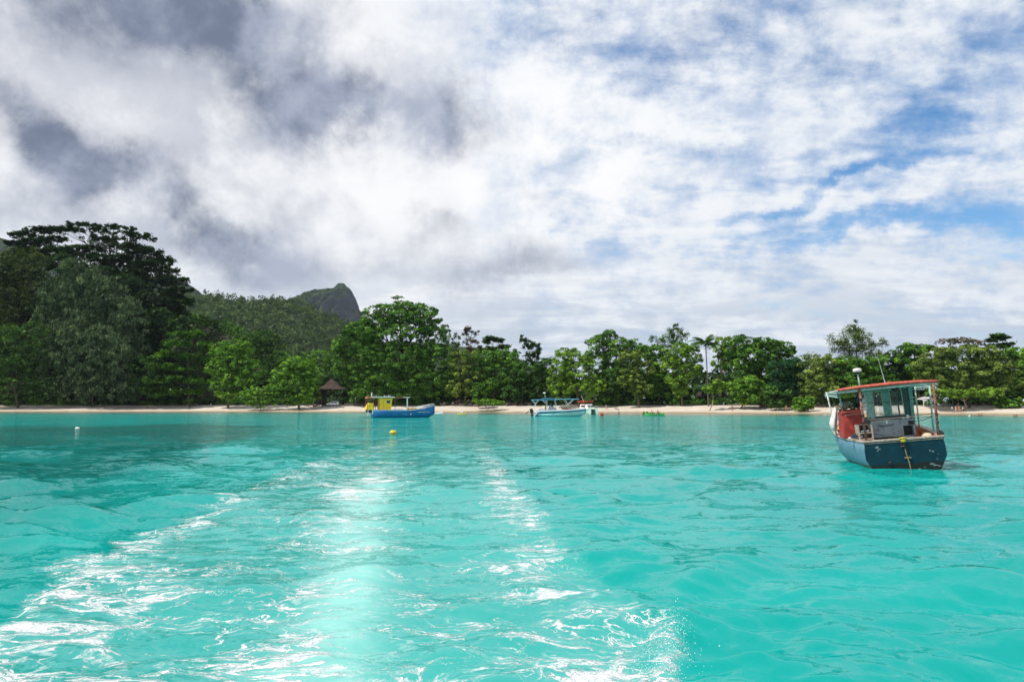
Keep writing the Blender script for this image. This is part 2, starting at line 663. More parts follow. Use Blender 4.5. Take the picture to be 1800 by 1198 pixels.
def mountain(name, D, pts, y0, y1, m, rg, seed, power=1.0, nx=260, ny=90, gully=0.0, base=0.0):
    px = np.array([p[0] for p in pts], float)
    py = np.array([p[1] for p in pts], float)
    X0 = (px - 900) * D / FPX
    Zr = EYE + (HOR - py) * D / FPX
    x = np.linspace(X0[0], X0[-1], nx)
    zr = np.interp(x, X0, Zr)
    y = np.concatenate([np.linspace(y0, D, ny), np.linspace(D, y1, 24)[1:]])
    A, B = np.meshgrid(x, y)
    s = np.where(B <= D, np.clip((B - y0) / (D - y0), 0, 1) ** power, smooth01((y1 - B) / (y1 - D)))
    edge = smooth01((A - x[0]) / (0.06 * (x[-1] - x[0]))) * smooth01((x[-1] - A) / (0.06 * (x[-1] - x[0])))
    ruf = rough2(A + seed * 77, B, D / 450.0)
    keep = 0.12 + 0.88 * np.clip(np.abs(B - D) / (0.15 * D), 0, 1)
    Z = zr[None, :] * s
    Z = Z + rg * ruf * s * keep
    if gully:
        Z = Z + gully * np.abs(np.sin(A * 6.283 / (D * 0.028) + 2.0 * np.sin(B * 6.283 / (D * 0.11)))) * s * (1 - s) * 2
    Z = Z * edge + base - 3 * (1 - edge)
    o = gridmesh(name, np.stack([A, B, Z], -1).reshape(-1, 3), len(y), nx, m)
    o['kind'] = 'structure'
    return x, y, Z


hm1 = hillmat('hill_forest', (0.020, 0.040, 0.012), (0.045, 0.075, 0.022), (0.13, 0.12, 0.115), 0.95)
hm2 = hillmat('peak_cover', (0.012, 0.027, 0.015), (0.032, 0.054, 0.026), (0.060, 0.072, 0.092), 0.34)
H1 = mountain('forest_hill', 950, [(150, 560), (250, 535), (310, 522), (345, 518), (360, 516), (380, 523), (410, 528), (430, 530), (455, 533), (480, 528), (500, 525), (515, 531), (540, 541), (570, 556), (595, 565), (620, 578), (660, 600), (700, 625), (760, 660), (850, 695), (900, 700)], 440, 1400, hm1, 5.0, 1, 0.95, 240, 110, gully=9)
H2 = mountain('rocky_peak', 2400, [(380, 620), (430, 560), (470, 540), (508, 525), (530, 513), (545, 507), (560, 505), (575, 504), (583, 503), (587, 498), (591, 494), (600, 494), (605, 500), (611, 503), (615, 511), (618, 519), (618, 524), (624, 536), (632, 545), (640, 552), (648, 570), (665, 600), (690, 620), (740, 640)], 1800, 2800, hm2, 22.0, 2, 0.9, 240, 100, gully=80)
mountain('mountain', 1900, [(-260, 420), (-180, 400), (-100, 395), (-40, 405), (0, 419), (30, 427), (60, 445), (120, 480), (220, 490), (285, 480), (310, 489), (321, 497), (335, 508), (345, 515), (370, 535), (420, 570), (520, 620)], 1200, 2600, hm2, 10.0, 3, 1.0, 200, 80, gully=20)
mountain('far_ridge', 1500, [(560, 640), (640, 612), (700, 600), (760, 603), (800, 609), (850, 612), (880, 615), (900, 620), (915, 631), (930, 644), (960, 668), (1000, 690), (1040, 700)], 1000, 2000, hm1, 6.0, 4, 1.0, 160, 60, gully=8)


# ------------------------------------------------------------------ water
def build_water():
    rs_ = 1 / np.linspace(1 / 3.2, 1 / 170.0, 410)
    r = np.concatenate([[0.05, 1.0, 2.0, 2.7], rs_, np.geomspace(185, 14000, 16)])
    lim = math.radians(43)
    th = np.concatenate([np.linspace(-lim, lim, 640), np.linspace(lim, 2 * math.pi - lim, 70)[1:-1]])
    TH, RR = np.meshgrid(th, r)
    X = RR * np.sin(TH)
    Y = RR * np.cos(TH)
    dth = np.where(np.abs(np.arctan2(X, Y)) <= lim, 2 * lim / 640, 0.08)
    dr = np.gradient(r)[:, None] + 0 * TH
    sp = np.maximum(RR * dth, dr)
    infront = (Y > 2.0)
    Ys = np.where(infront, Y, 2.0)
    PX = 900 + FPX * X / Ys
    PY = HOR + FPX * EYE / Ys
    # wake lines on the water, followed as curves of the boat's track
    xl = np.interp(PY, [740, 765, 795, 827, 887, 912, 952, 980, 1000, 1060, 1160, 1198, 1500], [830, 735, 625, 522, 365, 315, 240, 165, 112, 55, -30, -90, -400])
    xc = np.interp(PY, [740, 790, 850, 900, 1000, 1100, 1198, 1600], [760, 705, 655, 635, 628, 600, 560, 500])
    xr = np.interp(PY, [740, 800, 828, 880, 920, 987, 1067, 1107, 1198, 1500], [835, 862, 876, 902, 905, 945, 1020, 1050, 1085, 1200])
    wr = np.interp(PY, [740, 800, 880, 920, 987, 1067, 1107, 1198], [14, 24, 40, 50, 78, 105, 125, 100])
    wl = np.interp(PY, [740, 800, 827, 900, 950, 1000, 1100, 1198], [12, 22, 32, 58, 90, 140, 180, 200])
    xe = np.interp(PY, [740, 850, 950, 1000, 1067, 1100, 1150, 1198, 1500], [850, 930, 1000, 1065, 1135, 1195, 1190, 1165, 1500])
    wob = 20 * np.sin(Y * 1.7 + 1.5 * np.sin(Y * 0.6)) + 12 * np.sin(Y * 4.1 + X) + 8 * np.sin(Y * 9.0 - X * 2.0)
    xl = xl + wob * smooth01((PY - 760) / 150)
    xc = xc + 0.3 * wob * smooth01((PY - 800) / 200)
    xr = xr + 0.8 * wob * smooth01((PY - 760) / 150)
    foamL = np.where(PX < xl, np.exp(-((PX - xl) / 24) ** 2), np.exp(-((PX - xl) / wl) ** 2))
    foamR = np.exp(-((PX - xr) / wr) ** 2)
    inside = smooth01((PX - xl) / 30) * smooth01((xe - PX) / 40)
    wc = np.interp(PY, [760, 850, 1000, 1198], [40, 75, 95, 150])
    foamC = np.exp(-((PX - xc + 20) / (wc * 1.25)) ** 2)
    near = smooth01((PY - 742) / 40) * (0.55 + 0.45 * smooth01((PY - 770) / 110))
    top = np.exp(-((PY - 848) / 42) ** 2) * np.exp(-((PX - 630) / 80) ** 2)
    bot = smooth01((PY - 1090) / 80) * np.exp(-((PX - 540) / 130) ** 2)
    lefti = smooth01((PY - 900) / 80) * inside * smooth01((640 - PX) / 120)
    midr = smooth01((PY - 960) / 80) * inside * smooth01((PX - 640) / 60)
    dens = near * np.clip(0.47 * (1 - 0.28 * smooth01((PY - 1000) / 130)) * foamL + 0.56 * foamR * (0.75 + 0.25 * smooth01((PY - 950) / 100)) + 0.16 * foamC + 0.15 * inside + 0.34 * top + 0.32 * bot + 0.16 * lefti + 0.08 * midr, 0, 0.98)
    # thrown-up crest on the right end
    sx = 1150 + (1198 - PY) * 0.30
    crest = np.exp(-((PX - sx + 10 * np.sin(PY * 0.11) + 6 * np.sin(PY * 0.31)) / 17) ** 2) * smooth01((PY - 1078) / 70)
    dens = np.clip(dens, 0, 0.72)
    dens = np.clip(dens + crest * 0.75, 0, 1.05)
    dens = dens * infront
    palew = near * infront * np.clip(0.95 * np.exp(-((PX - xc) / (wc * 0.62)) ** 2) * smooth01((PY - 800) / 60) + 0.16 * inside + 0.3 * bot + 0.35 * crest, 0, 1)
    ins = inside * near * infront
    rng = np.random.RandomState(11)
    Z = np.zeros_like(X)
    for i in range(46):
        L = float(np.exp(rng.uniform(math.log(0.28), math.log(6.0))))
        a = rng.normal(math.radians(70), 0.55)
        k = 2 * math.pi / L
        ph = rng.uniform(0, 6.28)
        A = 0.0062 * L * (1.3 if L < 1.6 else 0.8)
        w = np.clip((L / 3.0 - sp) / (L / 6.0), 0, 1)
        if w.max() <= 0:
            continue
        u = X * math.cos(a) + Y * math.sin(a) + 0.25 * L * np.sin((X * math.sin(a) - Y * math.cos(a)) * k * 0.31 + ph * 2)
        Z += A * w * (np.exp(1.1 * np.sin(k * u + ph)) - 1.27) * (1 - 0.45 * ins) * 0.95
    # groups: rougher and calmer patches
    patch = 0.75 + 0.5 * np.sin(X * 0.35 + 1.3 * np.sin(Y * 0.21)) * np.sin(Y * 0.27 + 1.1 * np.sin(X * 0.17))
    Z *= patch * smooth01((RR - 1.0) / 2.0) * (1 + 0.9 * smooth01((xl - PX) / 160) * infront)

    def ridge(px1, py1, px2, py2, h, w):
        p, q_ = onwater(px1, py1), onwater(px2, py2)
        d = (q_ - p)
        L = d.length
        d.normalize()
        u = (X - p.x) * d.x + (Y - p.y) * d.y
        v = -(X - p.x) * d.y + (Y - p.y) * d.x
        e = smooth01((u + 0.2 * L) / (0.5 * L)) * smooth01((1.2 * L - u) / (0.5 * L))
        return h * e * (np.exp(-(v / w) ** 2) - 0.45 * np.exp(-((v + 1.7 * w) / (1.5 * w)) ** 2) - 0.35 * np.exp(-((v - 1.9 * w) / (1.6 * w)) ** 2))
    Z += ridge(1160, 1045, 1340, 962, 0.12, 0.42)
    Z += ridge(1010, 935, 1120, 905, 0.10, 0.40)
    Z += ridge(1200, 890, 1290, 862, 0.13, 0.50)
    Z += ridge(1030, 880, 1110, 862, 0.09, 0.45)
    Z += ridge(1180, 838, 1270, 820, 0.11, 0.55)
    Z += ridge(1340, 850, 1420, 835, 0.08, 0.6)
    Z += ridge(-60, 868, 140, 838, 0.20, 0.9)
    Z += ridge(40, 925, 330, 872, 0.20, 0.9)
    Z += ridge(200, 800, 470, 786, 0.16, 1.3)
    Z += ridge(-100, 800, 180, 790, 0.14, 1.5)
    Z += ridge(1150, 1190, 1200, 1085, 0.07, 0.22)
    Z += 0.05 * foamL * ins + 0.03 * crest
    Z = np.where(RR > 150, 0, Z)
    V = np.stack([X, Y, Z], -1).reshape(-1, 3)

    m = bpy.data.materials.new('sea_water')
    m.use_nodes = True
    N = NT(m.node_tree)
    N.n.clear()
    out = N.node('ShaderNodeOutputMaterial')
    g = N.node('ShaderNodeNewGeometry')
    pos = g.outputs['Position']

    def att(nm):
        x = N.node('ShaderNodeAttribute')
        x.attribute_name = nm
        return x.outputs['Fac']
    fo, pale_a, of = att('foam'), att('pale_water'), att('offshore')
    # ripples
    p2 = N.mapping(pos, rot=(0, 0, math.radians(-18)), sc=(0.55, 1.0, 1.0))
    # foam texture: lacy filaments + patches + specks
    fw = N.node('ShaderNodeTexNoise')
    N.l.new(pos, fw.inputs['Vector'])
    fw.inputs['Scale'].default_value = 1.1
    fw.inputs['Detail'].default_value = 4
    wv = N.node('ShaderNodeVectorMath')
    wv.operation = 'MULTIPLY_ADD'
    N.l.new(fw.outputs['Color'], wv.inputs[0])
    wv.inputs[1].default_value = (0.9, 0.9, 0)
    N.l.new(pos, wv.inputs[2])
    wp = wv.outputs[0]
    wps = N.mapping(wp, rot=(0, 0, math.radians(14)), sc=(0.50, 1.15, 1))
    a1 = N.noise(wps, 2.6, 7, 0.62, 0.6)
    lace = N.m('SUBTRACT', 1.0, N.m('MULTIPLY', N.m('ABSOLUTE', N.m('SUBTRACT', a1, 0.5)), 8.5))
    a2 = N.noise(wps, 1.3, 3, 0.5, 0.3)
    patchn = N.sstep(a2, 0.34, 0.66)
    b1 = N.noise(N.mapping(wp, sc=(0.7, 1.1, 1)), 5.5, 7, 0.7, 0.3)
    spk = N.sstep(N.noise(wp, 13.0, 4, 0.65), 0.585, 0.68)
    big = N.sstep(N.noise(wp, 0.42, 3, 0.55, 0.5), 0.36, 0.62)
    val = N.m('ADD', N.m('ADD', N.m('MULTIPLY', lace, 0.40), N.m('MULTIPLY', patchn, 0.30)), N.m('MULTIPLY', N.m('SUBTRACT', b1, 0.5), 1.5))
    val = N.m('ADD', val, N.m('MULTIPLY', N.m('SUBTRACT', big, 0.6), 0.34))
    thr = N.m('SUBTRACT', 1.08, fo)
    fo = N.m('MULTIPLY', fo, N.m('MULTIPLY_ADD', big, 0.78, 0.44))
    # thin loops of froth along two sets of contour lines, broken patches, bubbles
    def loops(scale, lvl, w0, w1, seed):
        nn = N.noise(N.mapping(wps, loc=(seed, seed * 2.3, 0)), scale, 6, 0.60, 0.9)
        dd_ = N.m('ABSOLUTE', N.m('SUBTRACT', nn, lvl))
        wd = N.m('MULTIPLY_ADD', fo, w1, w0)
        return N.sstep(dd_, wd, N.m('MULTIPLY', wd, 0.35))
    brk = N.sstep(N.m('ADD', N.noise(wp, 4.0, 5, 0.7, 0.2), N.m('MULTIPLY', fo, 0.30)), 0.52, 0.70)
    l1 = N.m('MULTIPLY', loops(1.1, 0.50, 0.000, 0.060, 1.0), brk)
    l2 = N.m('MULTIPLY', loops(2.4, 0.47, 0.000, 0.065, 5.0), N.sstep(N.m('ADD', a2, N.m('MULTIPLY', fo, 0.35)), 0.50, 0.72))
    pt = N.m('ADD', N.m('MULTIPLY', N.noise(wps, 2.8, 8, 0.72, 0.5), 0.62), N.m('MULTIPLY', a2, 0.38))
    pth = N.m('MULTIPLY_ADD', fo, -0.19, 0.662)
    patches = N.sstep(pt, pth, N.m('ADD', pth, 0.018))
    foam = N.m('MAXIMUM', N.m('MAXIMUM', l1, l2), patches)
    foam = N.m('MULTIPLY', foam, N.sstep(fo, 0.05, 0.25))
    sp2 = N.m('MULTIPLY', spk, N.sstep(N.m('ADD', fo, N.m('MULTIPLY', N.m('SUBTRACT', a2, 0.5), 0.9)), 0.16, 0.6))
    foam = N.m('MAXIMUM', foam, N.m('MULTIPLY', sp2, 0.65), clamp=True)
    bub = N.noise(wp, 34.0, 3, 0.6)
    foam = N.m('MULTIPLY', foam, N.sstep(bub, 0.34, 0.56, 0.62, 1.0))
    foam = N.m('MULTIPLY', foam, N.sstep(N.noise(wps, 5.5, 7, 0.75, 0.4), 0.36, 0.43))
    # paler body colour along a centre band, inside the wake and round froth
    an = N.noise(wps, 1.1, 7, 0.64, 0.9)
    palem = N.m('MULTIPLY', pale_a, N.sstep(an, 0.30, 0.66, 0.62, 1.12), clamp=True)
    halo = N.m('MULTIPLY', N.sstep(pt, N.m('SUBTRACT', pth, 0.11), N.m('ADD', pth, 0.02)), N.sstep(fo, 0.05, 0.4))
    palem = N.m('MAXIMUM', palem, N.m('MULTIPLY', halo, 0.42), clamp=True)
    tone = N.noise(pos, 0.10, 4, 0.5, 0.6)
    body = N.mix(N.sstep(tone, 0.30, 0.70), (0.001, 0.245, 0.225), (0.002, 0.305, 0.278))
    deep = N.m('ADD', N.noise(pos, 0.045, 4, 0.55, 0.8), N.m('MULTIPLY', att('deep'), 0.30))  # random patches, plus cloud shadow on the left painted as darker water
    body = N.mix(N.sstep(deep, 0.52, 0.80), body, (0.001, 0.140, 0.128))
    body = N.mix(N.sstep(of, 0.0, 1.0), (0.003, 0.075, 0.052), body)  # dark reflection of the trees by the beach painted into the body colour
    body = N.mix(N.m('MULTIPLY', palem, 0.85), body, (0.26, 0.56, 0.52))
    dif = N.node('ShaderNodeBsdfDiffuse')
    N.l.new(body, dif.inputs['Color'])
    dif.inputs['Normal'].default_value = (0, 0, 1)
    nrm = N.xyz(0.0, 0.0, 1.0)
    N.l.new(nrm, dif.inputs['Normal'])
    # ripples as slopes: three sizes of chop added to the surface normal
    def slopes(vec, scale, det, ro, ds, k):
        cc = N.noise(vec, scale, det, ro, ds, out=1)
        v = N.node('ShaderNodeVectorMath')
        v.operation = 'SUBTRACT'
        N.l.new(cc, v.inputs[0])
        v.inputs[1].default_value = (0.5, 0.5, 0.5)
        w = N.node('ShaderNodeVectorMath')
        w.operation = 'MULTIPLY'
        N.l.new(v.outputs[0], w.inputs[0])
        w.inputs[1].default_value = (k * 0.8, k, 0.0)
        return w.outputs[0]

    def vadd(a, b):
        v = N.node('ShaderNodeVectorMath')
        v.operation = 'ADD'
        N.l.new(a, v.inputs[0])
        N.l.new(b, v.inputs[1])
        return v.outputs[0]
    sl = vadd(vadd(slopes(p2, 1.7, 6, 0.68, 0.5, 0.62), slopes(N.mapping(pos, rot=(0, 0, math.radians(25)), sc=(0.55, 1, 1)), 4.2, 5, 0.68, 0.5, 0.62)), slopes(pos, 12.0, 3, 0.6, 0.2, 0.32))
    scl = N.node('ShaderNodeVectorMath')
    scl.operation = 'SCALE'
    N.l.new(sl, scl.inputs[0])
    N.put(scl.inputs['Scale'], N.m('MULTIPLY', N.sstep(of, 0.0, 0.8, 0.12, 1.15), N.sstep(N.noise(pos, 0.12, 3, 0.5, 0.5), 0.3, 0.7, 0.62, 1.08)))
    bump = N.node('ShaderNodeVectorMath')
    bump.operation = 'NORMALIZE'
    N.l.new(vadd(g.outputs['Normal'], scl.outputs[0]), bump.inputs[0])
    fr = N.node('ShaderNodeFresnel')
    fr.inputs['IOR'].default_value = 1.33
    N.l.new(bump.outputs[0], fr.inputs['Normal'])
    gl = N.node('ShaderNodeBsdfGlossy')
    gl.inputs['Roughness'].default_value = 0.07
    gl.inputs['Color'].default_value = (0.92, 0.97, 0.98, 1)
    N.l.new(bump.outputs[0], gl.inputs['Normal'])
    wsh = N.node('ShaderNodeMixShader')
    N.put(wsh.inputs[0], N.m('MULTIPLY', fr.outputs[0], 0.74))
    N.l.new(dif.outputs[0], wsh.inputs[1])
    N.l.new(gl.outputs[0], wsh.inputs[2])
    fd = N.node('ShaderNodeBsdfDiffuse')
    fd.inputs['Color'].default_value = (0.72, 0.75, 0.76, 1)
    fb = N.node('ShaderNodeBump')
    fb.inputs['Distance'].default_value = 0.03
    N.l.new(N.m('ADD', foam, N.m('MULTIPLY', b1, 0.8)), fb.inputs['Height'])
    N.l.new(fb.outputs[0], fd.inputs['Normal'])
    fin = N.node('ShaderNodeMixShader')
    N.l.new(foam, fin.inputs[0])
    N.l.new(wsh.outputs[0], fin.inputs[1])
    N.l.new(fd.outputs[0], fin.inputs[2])
    N.l.new(fin.outputs[0], out.inputs[0])

    # 0 close to the beach (sheltered, tree reflection painted dark), 1 from about 60 m out
    off = shore(X) - Y
    offs = smooth01((off - 26 - 8 * np.sin(X * 0.05)) / 44.0)
    o = gridmesh('sea', V, len(r), len(th), m, attrs={'deep': (smooth01((-X - 0.28 * Y - 2) / 6.0) * smooth01((95 - Y) / 30)).reshape(-1), 'foam': dens.reshape(-1), 'pale_water': palew.reshape(-1), 'offshore': offs.reshape(-1)}, wrap=True)  # 'deep' masks the left water that carries the painted cloud shadow
    o['kind'] = 'structure'


build_water()

# ------------------------------------------------------------------ foliage
LM = {
    'mid': leafmat('leaves_mid_green', (0.0136, 0.0452, 0.0058), (0.0656, 0.1723, 0.0157), (0.1967, 0.3895, 0.0392)),
    'bright': leafmat('leaves_bright_green', (0.0213, 0.0668, 0.0058), (0.0983, 0.2386, 0.0188), (0.2787, 0.4806, 0.0491)),
    'lime': leafmat('leaves_yellow_green', (0.0346, 0.0766, 0.0069), (0.1390, 0.2651, 0.0220), (0.3475, 0.5469, 0.0686)),
    'olive': leafmat('leaves_olive', (0.0296, 0.0530, 0.0094), (0.1168, 0.1856, 0.0283), (0.3267, 0.4143, 0.0823)),
    'dark': leafmat('leaves_dark_green', (0.0074, 0.0254, 0.0042), (0.0342, 0.0941, 0.0129), (0.1158, 0.2495, 0.0321)),
    'bluegreen': leafmat('leaves_blue_green', (0.0085, 0.0380, 0.0179), (0.0342, 0.1212, 0.0513), (0.1069, 0.2495, 0.0891)),
    'needle': leafmat('needles_grey_green', (0.0080, 0.0317, 0.0116), (0.0598, 0.0941, 0.0400), (0.1782, 0.2406, 0.1069), 0.15),
    'shadow': leafmat('leaves_painted_shade', (0.0032, 0.0112, 0.0024), (0.0140, 0.0432, 0.0076), (0.0540, 0.1215, 0.0189)),  # cloud shade over the left trees put into a darker leaf colour
    'brown': leafmat('leaves_rusty', (0.0317, 0.0232, 0.0106), (0.1140, 0.0784, 0.0356), (0.2317, 0.1960, 0.0713)),
    'hill': leafmat('hill_leaves', (0.010, 0.028, 0.007), (0.042, 0.082, 0.018), (0.125, 0.190, 0.038)),
    'drab': leafmat('leaves_drab_olive', (0.014, 0.026, 0.006), (0.045, 0.070, 0.014), (0.120, 0.150, 0.030)),
}
m_bark = mat('bark_grey_brown', (0.10, 0.075, 0.055), 0.9, 0.35, 3.0)
m_barkpale = mat('bark_pale', (0.26, 0.21, 0.16), 0.9, 0.3, 3.0)
m_barkdark = mat('bark_dark', (0.035, 0.028, 0.022), 0.9, 0.3, 3.0)


def unit(a):
    return a / np.maximum(np.linalg.norm(a, axis=-1, keepdims=True), 1e-9)


def leafquads(C, Nn, size, aspect, rng, U=None):
    n = len(C)
    if U is None:
        U = rng.normal(size=(n, 3))
    U = U - (U * Nn).sum(-1, keepdims=True) * Nn
    U = unit(U)
    Vv = np.cross(Nn, U)
    a = (size * 0.5)[:, None] * U
    b = (size * 0.5 * aspect)[:, None] * Vv
    return np.stack([C - a, C - b + a * 0.1, C + a, C + b + a * 0.1], 1)


def crown_leaves(lobes, rng, n, leaf=0.42, rc=1.3, flat=0.6, style='broad', updir=0.45):
    """lobes: list of (centre, radii, weight). Leaves sit on puffs spread over the outside of every lobe."""
    wts = np.array([l[1][0] * l[1][2] * (l[2] if len(l) > 2 else 1) for l in lobes])
    wts = wts / wts.sum()
    Ps, Ns, Ts = [], [], []
    Us = []
    for (l, w) in zip(lobes, wts):
        c = np.array(l[0], float)
        R = np.array(l[1], float)
        nl = max(30, int(n * w * (1.4 if style != 'needle' else 1.15)))
        rcl = min(rc, 0.55 * min(R[0], R[2]) + 0.25)
        nc = max(5, int((R[0] * R[2] + 0.5 * R[0] * R[1]) * 3.0 / (rcl * rcl)))
        d = unit(rng.normal(size=(nc, 3)) * np.array([1, 1, 1.0]))
        d[:, 1] = np.where((d[:, 1] > 0) & (rng.rand(nc) < 0.55), -d[:, 1], d[:, 1])
        d[:, 2] = np.where((d[:, 2] < -0.35) & (rng.rand(nc) < 0.6), -d[:, 2] * 0.5, d[:, 2])
        d = unit(d)
        fac = 1.0 - 0.42 * rng.rand(nc) ** 2 + 0.07 * rng.normal(size=nc)
        cc = c + d * R * fac[:, None]
        csz = rcl * rng.uniform(0.55, 1.3, nc)
        ctint = rng.normal(0.52, 0.20, nc)
        per = nl // nc + 1
        idx = np.repeat(np.arange(nc), per)
        m_ = len(idx)
        o = unit(rng.normal(size=(m_, 3)) + 0.75 * d[idx] + np.array([0, 0, 0.35]))
        rad = (0.55 + 0.5 * rng.rand(m_) ** 0.7)
        P = cc[idx] + o * (csz[idx] * rad)[:, None] * np.array([1, 1, flat])
        if style == 'needle':
            nn = unit(rng.normal(size=(m_, 3)) * np.array([1, 1, .4]) + 0.4 * d[idx])
            u = unit(0.55 * o + np.array([0, 0, -0.8]) + 0.25 * rng.normal(size=(m_, 3)))
            up = d[idx][:, 2] > 0.45
            u[up] = unit(o[up] + np.array([0, 0, 0.9]) + 0.3 * rng.normal(size=(up.sum(), 3)))
            Us.append(u)
        else:
            nn = unit(0.9 * o + np.array([0, 0, updir]) + 0.55 * rng.normal(size=(m_, 3)))
        Ps.append(P)
        Ns.append(nn)
        Ts.append(np.clip(ctint[idx] + rng.normal(0, 0.15, m_) + 0.0 * o[:, 2], 0, 1))
    P = np.concatenate(Ps)
    Nn = np.concatenate(Ns)
    T = np.concatenate(Ts)
    m_ = len(P)
    if style == 'needle':
        U = np.concatenate(Us)
        return leafquads(P, Nn, leaf * rng.uniform(0.8, 1.7, m_), 0.26, rng, U), T
    return leafquads(P, Nn, 1.32 * leaf * rng.uniform(0.6, 1.35, m_), 0.78, rng), T


TREES_USED = [0]


def limbs(base, lobes, rng, r0, lean=None, branches=True, sides=6):
    mb = MB()
    cz = sum(l[0][2] for l in lobes) / len(lobes)
    base = Vector(base)
    cx = sum(l[0][0] * l[1][0] for l in lobes) / sum(l[1][0] for l in lobes)
    cy = sum(l[0][1] for l in lobes) / len(lobes)
    topz = max(l[0][2] for l in lobes)
    fork = Vector((base.x * 0.45 + cx * 0.55, base.y * 0.5 + cy * 0.5, base.z + (cz - base.z) * 0.55))
    m1 = base.lerp(fork, 0.5) + Vector((rng.normal() * r0, rng.normal() * r0, 0))
    mb.tube([base - Vector((0, 0, 0.6)), base + Vector((0, 0, 0.2)), m1, fork], [r0 * 1.5, r0 * 1.1, r0 * 0.85, r0 * 0.7], sides)
    if branches:
        for l in lobes:
            e = Vector(l[0]) + Vector((0, 0, l[1][2] * 0.35))
            mid = fork.lerp(e, 0.5) + Vector((rng.normal() * 0.6, rng.normal() * 0.6, 0.5))
            mb.tube([fork, mid, e], [r0 * 0.5, r0 * 0.33, r0 * 0.10], 5)
            for k in range(3):
                a = rng.uniform(0, 6.28)
                e2 = Vector(l[0]) + Vector((math.cos(a) * l[1][0] * 0.8, math.sin(a) * l[1][1] * 0.8, rng.uniform(-0.1, 0.7) * l[1][2]))
                mb.tube([mid, mid.lerp(e2, 0.5) + Vector((0, 0, 0.3)), e2], [r0 * 0.25, r0 * 0.14, r0 * 0.05], 4)
    return mb


def tree(name, label, cat, off, basepx, lobes_px, leafm, n, seed, leaf=0.42, rc=1.3, flat=0.6, style='broad', r0=0.35, bark=None,
         deep=0.8, group=None, updir=0.45, branches=True, crownlabel=None):
    """lobes_px: (px, py, rx, ry[, depth shift in m]) measured in the photograph, turned into metres at the tree's distance"""
    rng = np.random.RandomState(seed)
    u = (basepx - 900) / FPX
    Y = 200.0
    for _ in range(12):
        Y = float(shore(u * Y)) + off
    base = Vector((u * Y, Y, hz(u * Y, Y)))
    root = thing(name, label, cat, base, group=group)
    lob = []
    for L in lobes_px:
        dyy = L[4] if len(L) > 4 else 0.0
        c = at(L[0], L[1], Y + dyy)
        k = (Y + dyy) / FPX
        lob.append(((c.x - base.x, c.y - base.y, c.z - base.z), (L[2] * k, max(L[2], L[3]) * k * deep, L[3] * k)))
    P, T = crown_leaves(lob, rng, n, leaf, rc, flat, style, updir)
    quadmesh('crown', P, leafm, root, T)
    limbs((0, 0, 0), lob, rng, r0, branches=branches).build('trunk', bark or m_bark, root)
    TREES_USED[0] += len(P)
    return root


